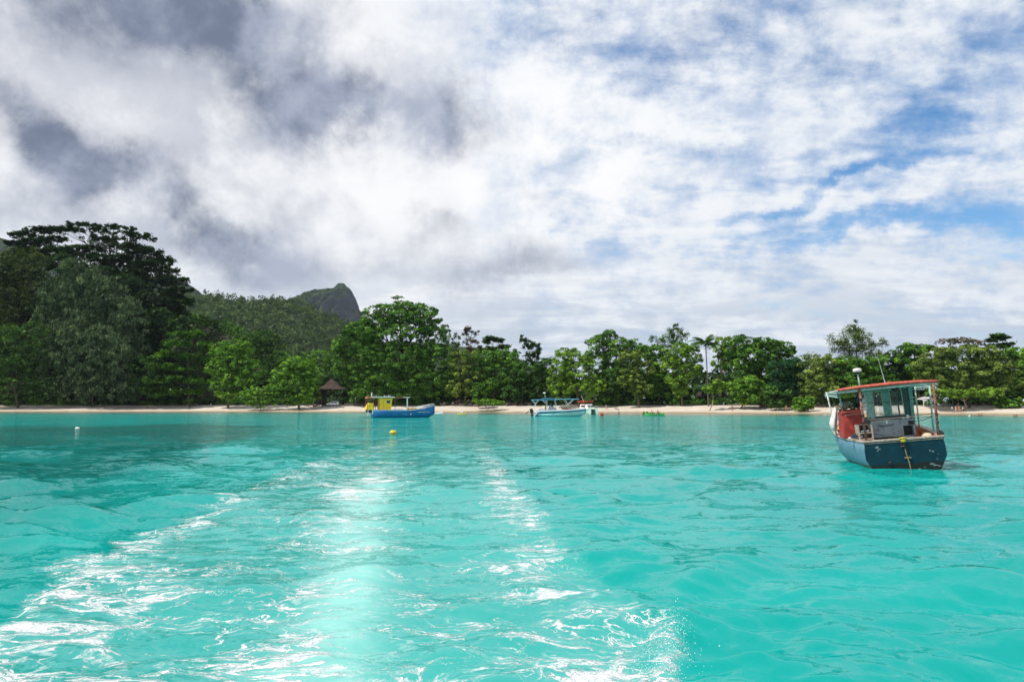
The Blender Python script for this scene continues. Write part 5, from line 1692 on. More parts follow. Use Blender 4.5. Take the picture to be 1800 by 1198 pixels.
    tag(MB().ell((0, 0, 0), (.28, .22, .17), 12, 8, .06, random.Random(9)).build('white_sack', P_CLOTH, None, smooth=True), 'round white sack on the foredeck seen through the right pane', 'sack').location = wl((.55, 4.9, 1.70))
    t = thing('cloth_bag', 'large white cloth bag hanging outboard on the port rail', 'bag', wl((-1.56, 2.8, 1.25)), rot=RE)
    rings = []
    for z, w, d, xx in ((.18, .10, .10, -.12), (.30, .25, .17, -.18), (.55, .28, .19, -.15), (.80, .24, .17, -.08), (1.05, .18, .13, -.01), (1.22, .13, .09, .03), (1.30, .05, .05, .03)):
        rings.append([(xx + .52 * w * math.cos(a) * (1 + .16 * math.sin(3 * a + z * 6) + .07 * math.sin(8 * a + z * 3)), d * math.sin(a) * (1 + .15 * math.cos(5 * a + z * 2)), z * .92 + .05) for a in np.linspace(0, 6.283, 25)[:-1]])
    MB().loft(rings).build('bag', P_CLOTH, t, smooth=True)
    MB().tube([(.02, 0, 1.27), (-.02, 0, 1.5), (-.08, .1, 1.72)], .014, 5).build('strap', P_ROPE, t)
    t = thing('bilge_pump', 'blue-black pump with white fittings lying on the port gunwale', 'pump', wl((-1.34, .85, 1.20)), rot=RE)
    mb = MB()
    mb.box((0, 0, .08), (.26, .18, .12), (0, 0, .1))
    mb.box((-.02, 0, .16), (.16, .14, .07))
    mb.build('pump_body', mat('blue_black_metal', (0.03, 0.045, 0.06), 0.5, 0.4, 12), t, bevel=.012)
    mb = MB()
    mb.ell((-.20, -.05, .04), (.07, .06, .045), 8, 6)
    mb.ell((.20, -.03, .05), (.08, .05, .045), 8, 6)
    mb.tube([(.1, 0, .1), (.25, 0, .14), (.32, .1, .06)], .016, 5)
    mb.build('fitting', P_CLOTH, t, smooth=True)
    t = thing('float_can', 'small yellow float can hung on the middle of the transom', 'float', wl((.09, -.13, 1.0)), rot=RE)
    MB().lathe([(.055, 0), (.085, .02), (.09, .09), (.075, .13), (.115, .15), (.115, .185), (.04, .19)], 14).build('can', P_YELP, t, smooth=True)
    MB().tube([(0, 0, -.22), (.02, -.02, -.1), (0, 0, .01)], .03, 6).tube([(-.1, .02, -.16), (.0, -.03, -.14), (.1, .02, -.17)], .025, 6).build('knot', P_BLACK, t)
    t = thing('fender', 'old tyre fender on the starboard quarter', 'tyre', wl((1.48, .25, 1.12)), rot=RE)
    pts_ = [(0, .21 * math.cos(a), .03 + .10 * math.sin(a)) for a in np.linspace(0, 6.283, 17)]
    MB().tube(pts_, .07, 8).build('tyre', P_BLACK, t, smooth=True)
    t = thing('sack', 'pale sack slumped inside the orange starboard bulwark', 'sack', wl((1.2, .95, .95)), rot=RE)
    MB().ell((0, 0, .12), (.2, .25, .16), 10, 7, .1, random.Random(6)).ell((.05, -.2, .05), (.12, .14, .1), 8, 6, .1, random.Random(8)).build('sack_body', mat('sackcloth_buff', (0.55, 0.42, 0.30), 0.9, 0.2, 9), t, smooth=True)


work_boat()


# ------------------------------------------------------------------ the blue and yellow boat
def yellow_boat():
    o = onwater(656, 734)
    s_ = 0.1123
    rz = math.radians(20)
    root = thing('fishing_boat', 'blue wooden boat with yellow cabin and white bow rail before the big tree', 'boat', o + Vector((-.5, 1.4, 0)), rz)
    blue = mat('bright_blue_hull', (0.008, 0.130, 0.33), 0.4, 0.2, 1.5, col2=(0.02, 0.22, 0.42), amt=0.2, grime=(0.1, (0.01, 0.08, 0.14)))
    bluel = mat('pale_blue_transom', (0.05, 0.28, 0.42), 0.5, 0.2, 2)
    st = [(0.0, 1.30, 1.45, 1.30, .7, 1.1, .0, -.4), (2.5, 1.5, 1.42, 1.5, .7, 1.25, 0, -.5), (5, 1.55, 1.38, 1.5, .7, 1.2, 0, -.5), (7.3, 1.4, 1.40, 1.25, .7, .9, 0, -.45), (9.3, 1.0, 1.68, .75, .85, .45, .1, -.3), (10.8, .5, 2.05, .3, 1.1, .12, .3, 0), (11.9, .04, 2.35, .03, 1.6, .02, 1.1, .7)]
    for side in (-1, 1):
        rr = hull_rings(st, side)
        rr = [[(p[1], p[0], p[2]) for p in r] for r in rr]
        MB().loft(rr, closed=False, cap=False).build('hull_side', blue, root, smooth=True, thick=.06)
    MB().prism([(-1.3, 1.45), (-1.3, .7), (-1.1, 0), (0, -.4), (1.1, 0), (1.3, .7), (1.3, 1.45)], 'x', -.05, .05).build('transom', bluel, root)
    mb = MB()
    for side in (-1, 1):
        mb.loft([[(s[0], side * (s[1] + .04), s[2] - .05), (s[0], side * (s[1] + .04), s[2] + .07), (s[0], side * max(0, s[1] - .12), s[2] + .07), (s[0], side * max(0, s[1] - .12), s[2] - .05)] for s in st])
    mb.build('gunwale', P_DIRTY, root)
    MB().prism([(s[0], -s[1] + .1) for s in st[:6]] + [(s[0], s[1] - .1) for s in reversed(st[:6])], 'z', 1.0, 1.06).build('deck', P_WHITE, root)
    MB().box((4.7, -.9, 1.50), (2.0, .5, .22)).build('thwart', P_WHITE, root, bevel=.02)
    # stern box hanging over the transom
    MB().loft([[(-1.35, -1.15, 1.5), (.1, -1.15, 1.5), (.1, 1.15, 1.5), (-1.35, 1.15, 1.5)], [(-.75, -1.1, 2.75), (.1, -1.1, 2.75), (.1, 1.1, 2.75), (-.75, 1.1, 2.75)]]).build('stern_box', P_YEL, root, bevel=.03)
    MB().box((-.6, 0, 1.2), (.9, 1.6, .5)).build('box_bracket', P_BLACK, root)
    mb = MB()
    mb.tube([(-.9, -1.0, 1.55), (-.9, -1.0, .4)], .08, 6)
    mb.tube([(-.1, -1.25, 1.5), (-.1, -1.25, .7)], .08, 6)
    mb.build('stern_support', P_WHITE, root)
    # cabin
    cab = [(1.2, 1.45), (3.35, 1.45), (3.6, 3.6), (1.2, 3.6)]
    MB().prism(cab, 'y', -.95, .95).build('cabin', P_YEL, root, bevel=.03)
    w = MB().box((2.85, -.965, 2.95), (.95, .04, .80)).build('window', mat('yellow_green_frame', (0.50, 0.52, 0.10), 0.5), root)
    MB().box((2.85, -.99, 2.95), (.62, .03, .52)).build('pane', P_DGLASS, w)
    mb = MB()
    mb.box((1.95, -.96, 2.5), (.03, .03, 2.0))
    mb.box((2.6, -.96, 2.05), (1.3, .03, .03))
    mb.build('panel_seam', mat('dark_ochre', (0.20, 0.13, 0.01), 0.7), root)
    MB().box((1.85, 0, 3.80), (4.2, 2.5, .16)).build('roof', P_WHITE, root, bevel=.03)
    MB().box((-.55, 0, 3.72), (1.2, 2.4, .34)).build('canopy', mat('salmon_canvas', (0.48, 0.16, 0.10), 0.8, .2, 3), root, bevel=.04)
    MB().box((5.05, 0, 3.72), (2.4, 2.2, .14)).build('canopy', mat('brown_canvas', (0.25, 0.09, 0.06), 0.8, .2, 3), root, bevel=.03)['label'] = 'brown forward canopy'
    for x in (-1.05, .1, .75):
        for y in (-1.1, 1.1):
            MB().tube([(x, y, 1.2), (x, y, 3.6)], .055, 6).build('post', P_MAROON, root)
    MB().tube([(4.1, -1.0, 1.3), (4.1, -1.0, 3.65)], .055, 6).build('post', P_MAROON, root)
    MB().box((6.45, -.6, 2.6), (.22, .22, 2.5)).build('mast', P_WHITE, root, bevel=.02)
    MB().box((6.35, -.3, 3.78), (1.0, 1.6, .14)).build('crosstree', P_WHITE, root, bevel=.02)
    MB().tube([(-.15, 0, 3.8), (-.15, 0, 4.7)], .09, 8).build('chimney', P_WHITE, root)
    mb = MB()
    for x in (.6, 2.2, 2.9, 3.2):
        mb.tube([(x, -.5, 3.85), (x, -.5, 4.25)], .04, 5)
    mb.tube([(2.0, -.5, 4.05), (3.3, -.5, 4.05)], .03, 5)
    mb.build('roof_rail', P_STEEL, root)
    mb = MB()
    pts = [(7.6, 1.3, 1.75), (9.3, .95, 2.15), (10.8, .45, 2.42), (11.8, .05, 2.60)]
    for side in (-1, 1):
        q_ = [(a, side * b, c) for a, b, c in pts]
        mb.tube(q_, .045, 6)
        for a, b, c in q_[:-1]:
            mb.tube([(a, b, c), (a, b, c - .42)], .03, 5)
    mb.build('bow_rail', P_WHITE, root)
    # letters are far too small to read: a short row of white marks as on the bow
    mb = MB()
    for k in range(3):
        mb.box((9.45 + .2 * k, -.99 + .07 * k, 1.42 + .05 * k), (.1, .03, .08))
    mb.build('bow_mark', P_WHITE, root)
    mb = MB()
    for x, r in ((5.6, .06), (6.1, .08), (7.0, .13)):
        mb.ell((x, -1.42, .62), (r, .05, r), 8, 6)
    mb.build('hull_fitting', P_WHITE, root)
    M = Matrix.Rotation(rz, 3, 'Z')
    t = thing('gear_heap', 'heap of yellow gear and floats on the foredeck of the blue and yellow boat', 'gear', root.location + M @ Vector((7.4, -.3, 1.1)), rz)
    r_ = random.Random(5)
    mb = MB()
    for k in range(14):
        mb.ell((r_.uniform(-.75, .75), r_.uniform(-.5, .5), r_.uniform(.15, .62)), (.3, .26, .2), 8, 6, .1, r_)
    mb.build('float_pile', mat('amber_plastic', (0.62, 0.36, 0.03), 0.5, .2, 3), t, smooth=True)


yellow_boat()


# ------------------------------------------------------------------ the white and blue speedboat
def outboard(parent, x, y, z, m=P_BLACK):
    mb = MB()
    mb.loft([[(x + a * .30 + sh, y + b * .24, z + zz) for a, b in ((-1, -.7), (-.6, -1), (.6, -1), (1, -.6), (1, .6), (.6, 1), (-.6, 1), (-1, .7))] for sh, zz in ((0, .0), (-.05, .35), (-.12, .75))])
    mb.loft([[(x + a * .26 - .16, y + b * .2, z + zz) for a, b in ((-1, -.7), (-.6, -1), (.6, -1), (1, -.6), (1, .6), (.6, 1), (-.6, 1), (-1, .7))] for zz in (.75, .88)])
    mb.build('outboard_motor', m, parent, bevel=.03)
    MB().box((x - .02, y, z - .45), (.22, .16, 1.0)).box((x - .05, y, z - .95), (.5, .1, .06)).build('outboard_leg', m, parent, bevel=.02)


def speed_boat():
    o = onwater(940, 731.5)
    rz = math.radians(5)
    root = thing('speedboat', 'white and blue speedboat with blue T-top and twin black outboards', 'boat', o + Vector((0, 1.3, 0)), rz)
    st = [(0.0, 1.25, .92, 1.25, .55, 1.1, .1, -.3), (.9, 1.35, 1.18, 1.3, .55, 1.15, .1, -.35), (3.5, 1.42, 1.25, 1.38, .6, 1.15, .12, -.4), (6.2, 1.35, 1.34, 1.2, .65, .9, .15, -.35), (8.4, 1.0, 1.45, .75, .75, .45, .25, -.2), (9.9, .5, 1.56, .3, .95, .15, .5, .1), (10.9, .05, 1.66, .03, 1.3, .02, 1.0, .7)]
    wht = mat('gelcoat_white', (0.74, 0.78, 0.80), 0.25, 0.05, 1)
    dk = mat('gelcoat_deep_blue', (0.012, 0.085, 0.16), 0.25, 0.1, 1)
    low = mat('bottom_paint_pale', (0.28, 0.62, 0.60), 0.4, 0.1, 1)
    for side in (-1, 1):
        top, mid, bot = [], [], []
        for (x, bt, zt, bm_, zm, bc, zc, zk) in st:
            zs = zt - .26
            zl = max(.28, zs - .42 * (1 - .045 * x))
            bs = bm_ + (bt - bm_) * (zs - zm) / max(.1, zt - zm)
            top.append([(x, side * bt, zt), (x, side * bs, zs)])
            mid.append([(x, side * bs, zs), (x, side * (bs - .05 - .01 * x), zl)])
            bot.append([(x, side * (bs - .05 - .01 * x), zl), (x, side * max(.02, min(bc + .03, bs - .1)), min(zc + .1, zl - .08)), (x, side * bc, zc), (x, 0, zk)])
        MB().loft(top, closed=False, cap=False).build('topside', wht, root, smooth=True, thick=.05)
        MB().loft(mid, closed=False, cap=False).build('side_stripe', dk, root, smooth=True, thick=.05)
        MB().loft(bot, closed=False, cap=False).build('bottom', low, root, smooth=True, thick=.05)
        MB().prism([(-.45, .02), (.5, .05), (1.5, .35), (1.0, .62), (.1, .60)], 'y', side * 1.22 - .03, side * 1.22 + .03).build('quarter_panel', dk, root)
        MB().prism([(-.5, -.05), (-.25, -.05), (.95, 1.1), (.75, 1.22)], 'y', side * 1.25 - .04, side * 1.25 + .04).build('quarter_trim', wht, root)
    MB().box((.1, 0, .5), (.12, 2.4, .9)).build('transom', wht, root)
    MB().prism([(s[0], -s[1] + .1) for s in st[:6]] + [(s[0], s[1] - .1) for s in reversed(st[:6])], 'z', .78, .84).build('deck', wht, root)
    mb = MB()
    for side in (-1, 1):
        mb.loft([[(s[0], side * (s[1] + .03), s[2] - .02), (s[0], side * (s[1] + .03), s[2] + .06), (s[0], side * max(0, s[1] - .18), s[2] + .06), (s[0], side * max(0, s[1] - .18), s[2] - .02)] for s in st])
    mb.build('gunwale', wht, root)
    for y in (-.5, .5):
        outboard(root, -.55, y, .70)
    MB().tube([(-1.2, -.4, 1.1), (-1.9, -.4, .55)], .09, 6).build('raised_leg', P_BLACK, root)
    # console, seats
    MB().loft([[(2.8, -.5, .84), (5.0, -.5, .84), (5.0, .5, .84), (2.8, .5, .84)], [(3.0, -.48, 1.7), (4.5, -.48, 1.6), (4.5, .48, 1.6), (3.0, .48, 1.7)], [(3.2, -.4, 2.3), (3.8, -.4, 2.1), (3.8, .4, 2.1), (3.2, .4, 2.3)]]).build('console', mat('console_grey', (0.32, 0.36, 0.42), 0.4), root, bevel=.03)
    MB().prism([(3.3, 2.2), (4.0, 1.8), (4.1, 1.85), (3.45, 2.75), (3.3, 2.75)], 'y', -.42, .42).build('windscreen', P_DGLASS, root)
    MB().box((1.5, 0, 1.5), (1.3, 1.1, .12)).box((1.5, 0, 1.15), (1.0, .9, .6)).build('helm_seat', wht, root, bevel=.02)
    MB().box((1.0, -.2, 2.1), (1.0, .9, .14)).build('seat_cushion', mat('amber_cushion', (0.62, 0.38, 0.12), 0.7), root, bevel=.03)
    MB().box((8.2, 0, 1.5), (1.0, .9, .22)).build('bow_cushion', mat('tan_cushion', (0.55, 0.36, 0.14), 0.7), root, bevel=.05)
    # T-top
    can = mat('blue_canvas', (0.10, 0.36, 0.52), 0.8, .12, 2)
    MB().loft([[(-.6, y * 1.15, 3.42 + .05 * (1 - y * y)) for y in (-1, -.5, 0, .5, 1)] + [(-.6, y * 1.15, 3.34) for y in (1, 0, -1)], [(9.2, y * 1.05, 3.62 + .05 * (1 - y * y)) for y in (-1, -.5, 0, .5, 1)] + [(9.2, y * 1.05, 3.54) for y in (1, 0, -1)]]).build('canopy', can, root)
    MB().box((3.0, 0, 3.72), (2.6, 1.6, .14)).build('canopy_locker', mat('deep_blue_canvas', (0.03, 0.16, 0.30), 0.8), root, bevel=.04)
    for y in (-1, 1):
        for pts in ([(.2, y, .95), (.1, y, 2.6), (-.5, y * 1.05, 3.4)], [(.1, y, 2.6), (.9, y, 3.4)], [(2.6, y * .6, .85), (2.5, y * .8, 3.45)], [(4.6, y * .6, .85), (4.3, y * .8, 3.5)], [(7.3, y, 1.4), (6.9, y, 2.4), (8.2, y, 3.55)], [(6.9, y, 2.4), (6.3, y, 3.5)], [(1.5, y * .9, 3.4), (2.4, y * .8, 2.8)]):
            MB().tube(pts, .05, 6).build('canopy_post', P_WHITE, root)
    MB().tube([(2.3, 0, 3.7), (2.15, 0, 4.8)], .04, 6).build('radar_mast', P_WHITE, root)
    MB().lathe([(.1, 0), (.3, .03), (.33, .13), (.25, .22), (.05, .25)], 14, (2.1, 0, 4.75)).build('radar_dome', P_WHITE, root, smooth=True)
    M = Matrix.Rotation(rz, 3, 'Z')
    def wl(p):
        return root.location + M @ Vector(p)
    person('man in bright green shirt at the helm of the white speedboat', wl((2.25, -.3, .84)), rz + math.pi / 2, 'stand', SK2, C_GRN, C_NAVY, HAIRD)
    person('person in pale clothes standing under the forward half of the blue canopy', wl((5.9, -.2, .84)), rz - .4, 'hips', SK1, mat('cloth_cream', (0.6, 0.52, 0.45), .9), C_KHA, HAIRD, h=1.8)
    t = thing('life_jackets', 'red life jackets piled on the bow seat of the speedboat', 'life jackets', wl((6.9, -.2, 1.2)), rz)
    r_ = random.Random(2)
    for k in range(4):
        MB().ell((-.6 + .4 * k, r_.uniform(-.2, .2), .25 + .1 * (k % 2)), (.3, .25, .22), 10, 6, .1, r_).build('life_jacket', C_RED, t, smooth=True)


speed_boat()


def catamaran():
    c = onwater(1036, 726.6)
    rz = math.radians(-62)
    root = thing('catamaran', 'small white twin-hulled cruiser with red awning anchored off the speedboat bow', 'boat', c + Vector((-.4, 1.0, 0)), rz)
    hull = mat('hull_pale_green', (0.42, 0.62, 0.55), 0.4, .1, 2)
    for s in (-1, 1):
        rr = []
        for x, w, zt in ((-3.2, .55, 1.2), (-1, .6, 1.25), (1.2, .55, 1.35), (2.6, .32, 1.5), (3.4, .04, 1.65)):
            rr.append([(x, s * 1.15 - w, zt), (x, s * 1.15 - w * .7, .1), (x, s * 1.15, -.3), (x, s * 1.15 + w * .7, .1), (x, s * 1.15 + w, zt)])
        MB().loft(rr, closed=True).build('hull', hull, root, bevel=.02)
    MB().box((-.3, 0, 1.25), (5.6, 3.3, .30)).build('bridge_deck', P_WHITE, root, bevel=.05)
    MB().loft([[(-2.0, -1.2, 1.4), (1.9, -1.1, 1.4), (1.9, 1.1, 1.4), (-2.0, 1.2, 1.4)], [(-2.0, -1.05, 2.55), (.9, -.95, 2.55), (.9, .95, 2.55), (-2.0, 1.05, 2.55)]]).build('cabin', P_WHITE, root, bevel=.05)
    for y in (-.5, .5):
        MB().prism([(1.50, 1.75), (1.70, 1.75), (1.32, 2.35), (1.12, 2.35)], 'y', y - .38, y + .38).build('windscreen', P_DGLASS, root)
    for s in (-1, 1):
        MB().box((-.5, s * 1.14, 2.0), (1.8, .08, .45)).build('side_window', P_DGLASS, root)
    MB().box((-1.0, 0, 3.25), (3.4, 2.9, .35)).build('awning', C_RED, root, bevel=.08)
    for x in (-2.4, .4):
        for y in (-1.2, 1.2):
            MB().tube([(x, y, 1.4), (x, y, 3.2)], .06, 6).build('awning_post', P_RED, root)
    MB().tube([(-.3, -1.0, 3.3), (-.5, -1.6, 4.9)], .06, 6).build('antenna', P_WHITE, root)
    mb = MB()
    for s in (-1, 1):
        mb.tube([(1.5, s * 1.5, 2.0), (3.0, s * 1.3, 2.1)], .04, 5)
        for x in (1.5, 2.3, 3.0):
            mb.tube([(x, s * 1.4, 1.4), (x, s * 1.4, 2.05)], .03, 5)
    mb.build('bow_rail', P_STEEL, root)


catamaran()

# small craft
c = onwater(765, 729)
t = thing('dinghy', 'small white open dinghy tied behind the bow of the blue and yellow boat', 'dinghy', c + Vector((0, 1, 0)), math.radians(8))
st = [(-1.7, .55, .55), (-.6, .68, .52), (.6, .62, .6), (1.4, .35, .75), (1.9, .03, .9)]
MB().loft([[(x, -w, z), (x, -w * .75, .05), (x, 0, -.12), (x, w * .75, .05), (x, w, z)] for x, w, z in st], closed=False, cap=False).build('hull', P_WHITE, t, smooth=True, thick=.05)
MB().prism([(-.55, .55), (-.42, .05), (0, -.12), (.42, .05), (.55, .55)], 'x', -1.74, -1.66).build('transom', P_WHITE, t)
MB().box((-.7, 0, .38), (.3, 1.2, .05)).box((.5, 0, .42), (.3, 1.1, .05)).build('thwart', P_WOOD, t)
MB().tube([(1.85, 0, .8), (2.3, 0, .3), (2.6, 0, -.05)], .02, 5).build('painter', P_ROPE, t)
c = onwater(812, 727.6)
t = thing('pedal_boat', 'little yellow raft with grey deck floating close to the sand', 'raft', c, math.radians(4))
for y in (-.55, .55):
    MB().tube([(-1.15, y, .12), (-.9, y, .05), (.9, y, .05), (1.15, y, .16)], [.08, .22, .22, .08], 8).build('float_tube', P_YELP, t, smooth=True)
MB().box((0, 0, .32), (1.7, 1.2, .10)).build('deck', P_GREY, t, bevel=.02)
MB().box((-.1, 0, .55), (.9, .7, .30)).build('seat', P_WHITE, t, bevel=.05)
for sx in (-.9, .85):
    MB().box((sx, 0, .45), (.16, 1.1, .3)).build('end_board', P_YELP, t, bevel=.03)


def kayak(label, p, rz, L, m):
    t = thing('kayak', label, 'kayak', p, rz)
    rr = []
    for x in np.linspace(-1, 1, 9):
        w = .40 * (1 - abs(x) ** 2.6) + .02
        zt = .22 + .22 * abs(x) ** 3
        rr.append([(x * L / 2, -w, zt), (x * L / 2, -w * .75, -.08), (x * L / 2, w * .75, -.08), (x * L / 2, w, zt), (x * L / 2, 0, zt - .04)])
    MB().loft(rr).build('hull', m, t, bevel=.02)
    for x in (-.7, .75):
        MB().box((x - .35, 0, .36), (.10, .5, .36)).build('seat_back', P_BLACK, t, bevel=.03)
    return t


KG = mat('kayak_green', (0.10, 0.60, 0.10), 0.35, .1, 2)
KY = mat('kayak_yellow_green', (0.30, 0.42, 0.03), 0.35, .1, 2)
c = onwater(1151, 728.6)
kayak('bright green double kayak with two paddlers off the beach', c, math.radians(-6), 4.6, KG)
def paddle(root, J, k):
    MB().tube([(-.95, -.42, .20), (.95, -.42, .66)], .018, 5).build('paddle', P_BLACK, root)
    for s in (-1, 1):
        MB().ell((s * 1.02, -.42, .43 + s * .25), (.20, .02, .08), 8, 5).build('paddle_blade', P_YELP, root)
Rk = Matrix.Rotation(math.radians(-6), 3, 'Z')
person('paddler in dark top in the front seat of the green kayak', c + Rk @ Vector((.75, 0, .22)), math.radians(-6) + math.pi / 2, 'sit', SK2, C_RED, C_BLK, HAIRD, extra=paddle)
person('paddler in pale teal top in the rear seat of the green kayak', c + Rk @ Vector((-.7, 0, .22)), math.radians(-6) + math.pi / 2, 'sit', SK2, C_TEAL, C_BLK, HAIRD, extra=paddle)
c = onwater(1136, 726.4)
kayak('yellow-green kayak nosing in just beyond the bright green one', c, math.radians(40), 3.4, KY)

# buoys
def buoy(name, label, px, py, r, m, sc=(1, 1, .8), capm=None, grp=None):
    p = onwater(px, py)
    t = thing(name, label, 'buoy', p, .4, grp)
    prof = [(r * math.sin(a), r * sc[2] * (1 - math.cos(a)) - r * .35) for a in np.linspace(.08, 3.06, 12)]
    MB().lathe(prof, 18).build('float', m, t, smooth=True)
    MB().lathe([(r * .16, 0), (r * .2, .04), (r * .12, r * .16), (r * .04, r * .2)], 8, (0, 0, r * (2 * sc[2] - .36))).build('lifting_eye', capm or P_BLACK, t, smooth=True)
    MB().lathe([(r * 1.005, 0), (r * 1.02, r * .06), (r * 1.005, r * .12)], 18, (0, 0, r * (sc[2] - .42))).build('band', capm or P_BLACK, t, smooth=True)
    return t


GB = 'mooring buoys on the water'
buoy('mooring_buoy', 'dull yellow mooring buoy floating nearest, left of the wake head', 691, 763.5, .30, P_YELP, grp=GB)
buoy('mooring_buoy', 'white mooring buoy alone on the left water', 136, 754.5, .21, mat('buoy_white', (0.72, 0.70, 0.66), .5, .1, 5, grime=(-.02, (0.12, 0.07, 0.04))), (1, 1, .75), P_MAROON, grp=GB)
buoy('mooring_buoy', 'round red buoy between the catamaran and the swimmers', 1058, 730.5, .42, C_RED, (1, 1, 1), P_MAROON, grp=GB)
buoy('mooring_buoy', 'tiny pale buoy just under the bow of the speedboat', 1032, 732.5, .14, P_YELP, grp=GB)
buoy('mooring_buoy', 'tiny yellow float nearer than the pale one under the speedboat bow', 1024, 736.5, .13, P_YELP, grp=GB)
buoy('mooring_buoy', 'small pale yellow buoy off the beach between two standing people', 1362, 729, .20, P_YELP, grp=GB)
buoy('mooring_buoy', 'small white buoy just left of the working boat bag', 1451, 729.3, .18, P_WHITE, grp=GB)
buoy('mooring_buoy', 'small white float off the group of people on the right beach', 1704, 731.5, .20, P_WHITE, grp=GB)


# ------------------------------------------------------------------ ashore
def ground_at(px, dd):
    """point on the land dd metres behind the waterline in the direction of a photo column"""
    u = (px - 900) / FPX
    Y = 200.0
    for _ in range(12):
        Y = float(shore(u * Y)) + dd
    return Vector((u * Y, Y, hz(u * Y, Y)))


person('person in red swim shorts standing alone at the water edge', ground_at(1285, 3.0), .2, 'stand', SK1, None, C_RED, HAIRD, h=1.72)
person('pale person with raised arms beside the beached board', ground_at(1307, 12), -.2, 'arms', SK3, None, C_KHA, HAIRB, h=1.7)
person('person in red trunks with hands on hips near the round shrub', ground_at(1380, 3.5), 0, 'hips', SK1, None, C_RED, HAIRB, h=1.7)
person('person in khaki shorts and pale hat walking on the sand behind the red buoy', ground_at(1065, 7), 1.2, 'walk', SK1, P_CLOTH, C_KHA, HAIRB)
GP = 'people walking together on the right beach'
person('walker in white shirt and navy shorts at the left of the group', ground_at(1670, 2.6), 1.3, 'walk', SK1, P_CLOTH, C_NAVY, HAIRD, group=GP)
person('walker in pink top second in the group', ground_at(1676.5, 3.0), 1.2, 'walk', SK3, C_PINK, P_CLOTH, HAIRB, h=1.62, group=GP)
person('bare-backed walker in orange shorts third in the group', ground_at(1682, 3.4), 1.5, 'walk', SK1, C_ORA, C_ORA, HAIRD, h=1.66, group=GP)
person('walker in white shirt and black shorts at the right end of the group', ground_at(1688.5, 2.4), 1.1, 'walk', SK1, P_CLOTH, C_BLK, HAIRD, group=GP)
p = onwater(1088, 727)
p.z = -0.80
person('person in white top wading waist-deep right of the red buoy', p, .8, 'hips', SK2, P_CLOTH, C_BLK, HAIRD)
GS = 'swimmers off the right beach'
for px, py, lb, m_ in ((1721, 729.5, 'left swimmer of a pair whose dark head shows off the right beach', HAIRD), (1725.5, 729.8, 'right swimmer of the pair off the right beach', HAIRD), (1783, 730.8, 'lone swimmer near the right edge', HAIRB), (1787, 730.4, 'second fair-haired swimmer close to the right edge', HAIRB)):
    p = onwater(px, py)
    p.z = -1.28
    person(lb, p, .3, 'arms', SK1, None, C_NAVY, m_, group=GS)
# beached board, dark board
p = ground_at(1315, 11)
t = thing('surfboard', 'cream board lying on the sand right of the pale person', 'board', p + Vector((0, 0, .1)), .1)
MB().loft([[(x, -w, z), (x, 0, z - .05), (x, w, z), (x, 0, z + .05)] for x, w, z in ((-1.5, .03, .16), (-1.1, .25, .06), (0, .32, .03), (1.1, .25, .06), (1.5, .03, .2))]).build('deck', P_CLOTH, t, smooth=True)
MB().prism([(-1.25, .05), (-1.05, .05), (-1.2, .25)], 'y', -.01, .01).build('fin', P_BLACK, t)
p = ground_at(1083, 9)
t = thing('body_board', 'dark board propped on the sand above the wading person', 'board', p + Vector((0, 0, .35)), -.3)
MB().box((0, 0, 0), (1.5, .5, .07), (.3, .25, 0)).build('board', C_BLK, t, bevel=.03)
MB().box((-.4, -.1, -.2), (.06, .06, .4)).box((.4, -.1, -.3), (.06, .06, .3)).build('prop', P_WOOD, t)


def car(label, p, rz, paint, grp='vehicles parked under the trees'):
    t = thing('parked_car', label, 'car', p, rz, grp)
    side = [(-2.2, .45), (-2.25, .9), (-2.0, 1.05), (-1.5, 1.62), (-1.2, 1.72), (.3, 1.70), (.55, 1.62), (1.2, 1.08), (2.0, .95), (2.2, .75), (2.2, .42)]
    rr = []
    for y, k in ((-.86, .92), (-.80, 1), (.80, 1), (.86, .92)):
        rr.append([(x * (1 if k == 1 else .985), y, z if z < 1.1 else z * (1 if k == 1 else .96)) for x, z in side])
    MB().loft(rr).build('body', paint, t, bevel=.05)
    for s in (-1, 1):
        MB().prism([(-1.75, 1.08), (-1.42, 1.52), (-.55, 1.56), (-.55, 1.08)], 'y', s * .865 - .01, s * .865 + .012).build('side_window', P_DGLASS, t)
        MB().prism([(-.45, 1.08), (-.45, 1.56), (.35, 1.55), (1.0, 1.08)], 'y', s * .865 - .01, s * .865 + .012).build('side_window', P_DGLASS, t)
        for x in (-1.4, 1.4):
            w = MB().lathe([(.20, -.1), (.33, -.1), (.35, -.06), (.35, .06), (.33, .1), (.20, .1)], 16, (x, s * .80, .34), (math.pi / 2, 0, 0)).build('wheel', P_BLACK, t, smooth=True)
            MB().lathe([(.02, -.11), (.19, -.11), (.2, .0), (.19, .11), (.02, .11)], 12, (x, s * .80, .34), (math.pi / 2, 0, 0)).build('rim', P_STEEL, w)
        MB().box((2.17, s * .6, .78), (.1, .3, .14)).build('headlight', P_WHITE, t, bevel=.02)
        MB().box((-2.2, s * .68, .95), (.08, .2, .2)).build('tail_light', C_RED, t, bevel=.02)
    MB().prism([(1.17, 1.13), (.56, 1.6), (.52, 1.56), (1.12, 1.1)], 'y', -.7, .7).build('windscreen', P_DGLASS, t)
    return t


car('white hatchback parked under the thatched hut', ground_at(587, 17), math.radians(178), mat('car_white', (0.72, 0.74, 0.76), .25, .03, 1))
car('dark grey car half hidden under the big domed tree', ground_at(775, 21), 0.1, mat('car_grey', (0.10, 0.11, 0.125), .3, .05, 1))
car('small white car deep under the left boughs of the big domed tree', ground_at(741, 26), 0.05, mat('car_white', (0.72, 0.74, 0.76)))
car('grey car in the shade behind the rubble bank', ground_at(897, 24), -.1, mat('car_silver', (0.3, 0.32, 0.34), .3, .05, 1))


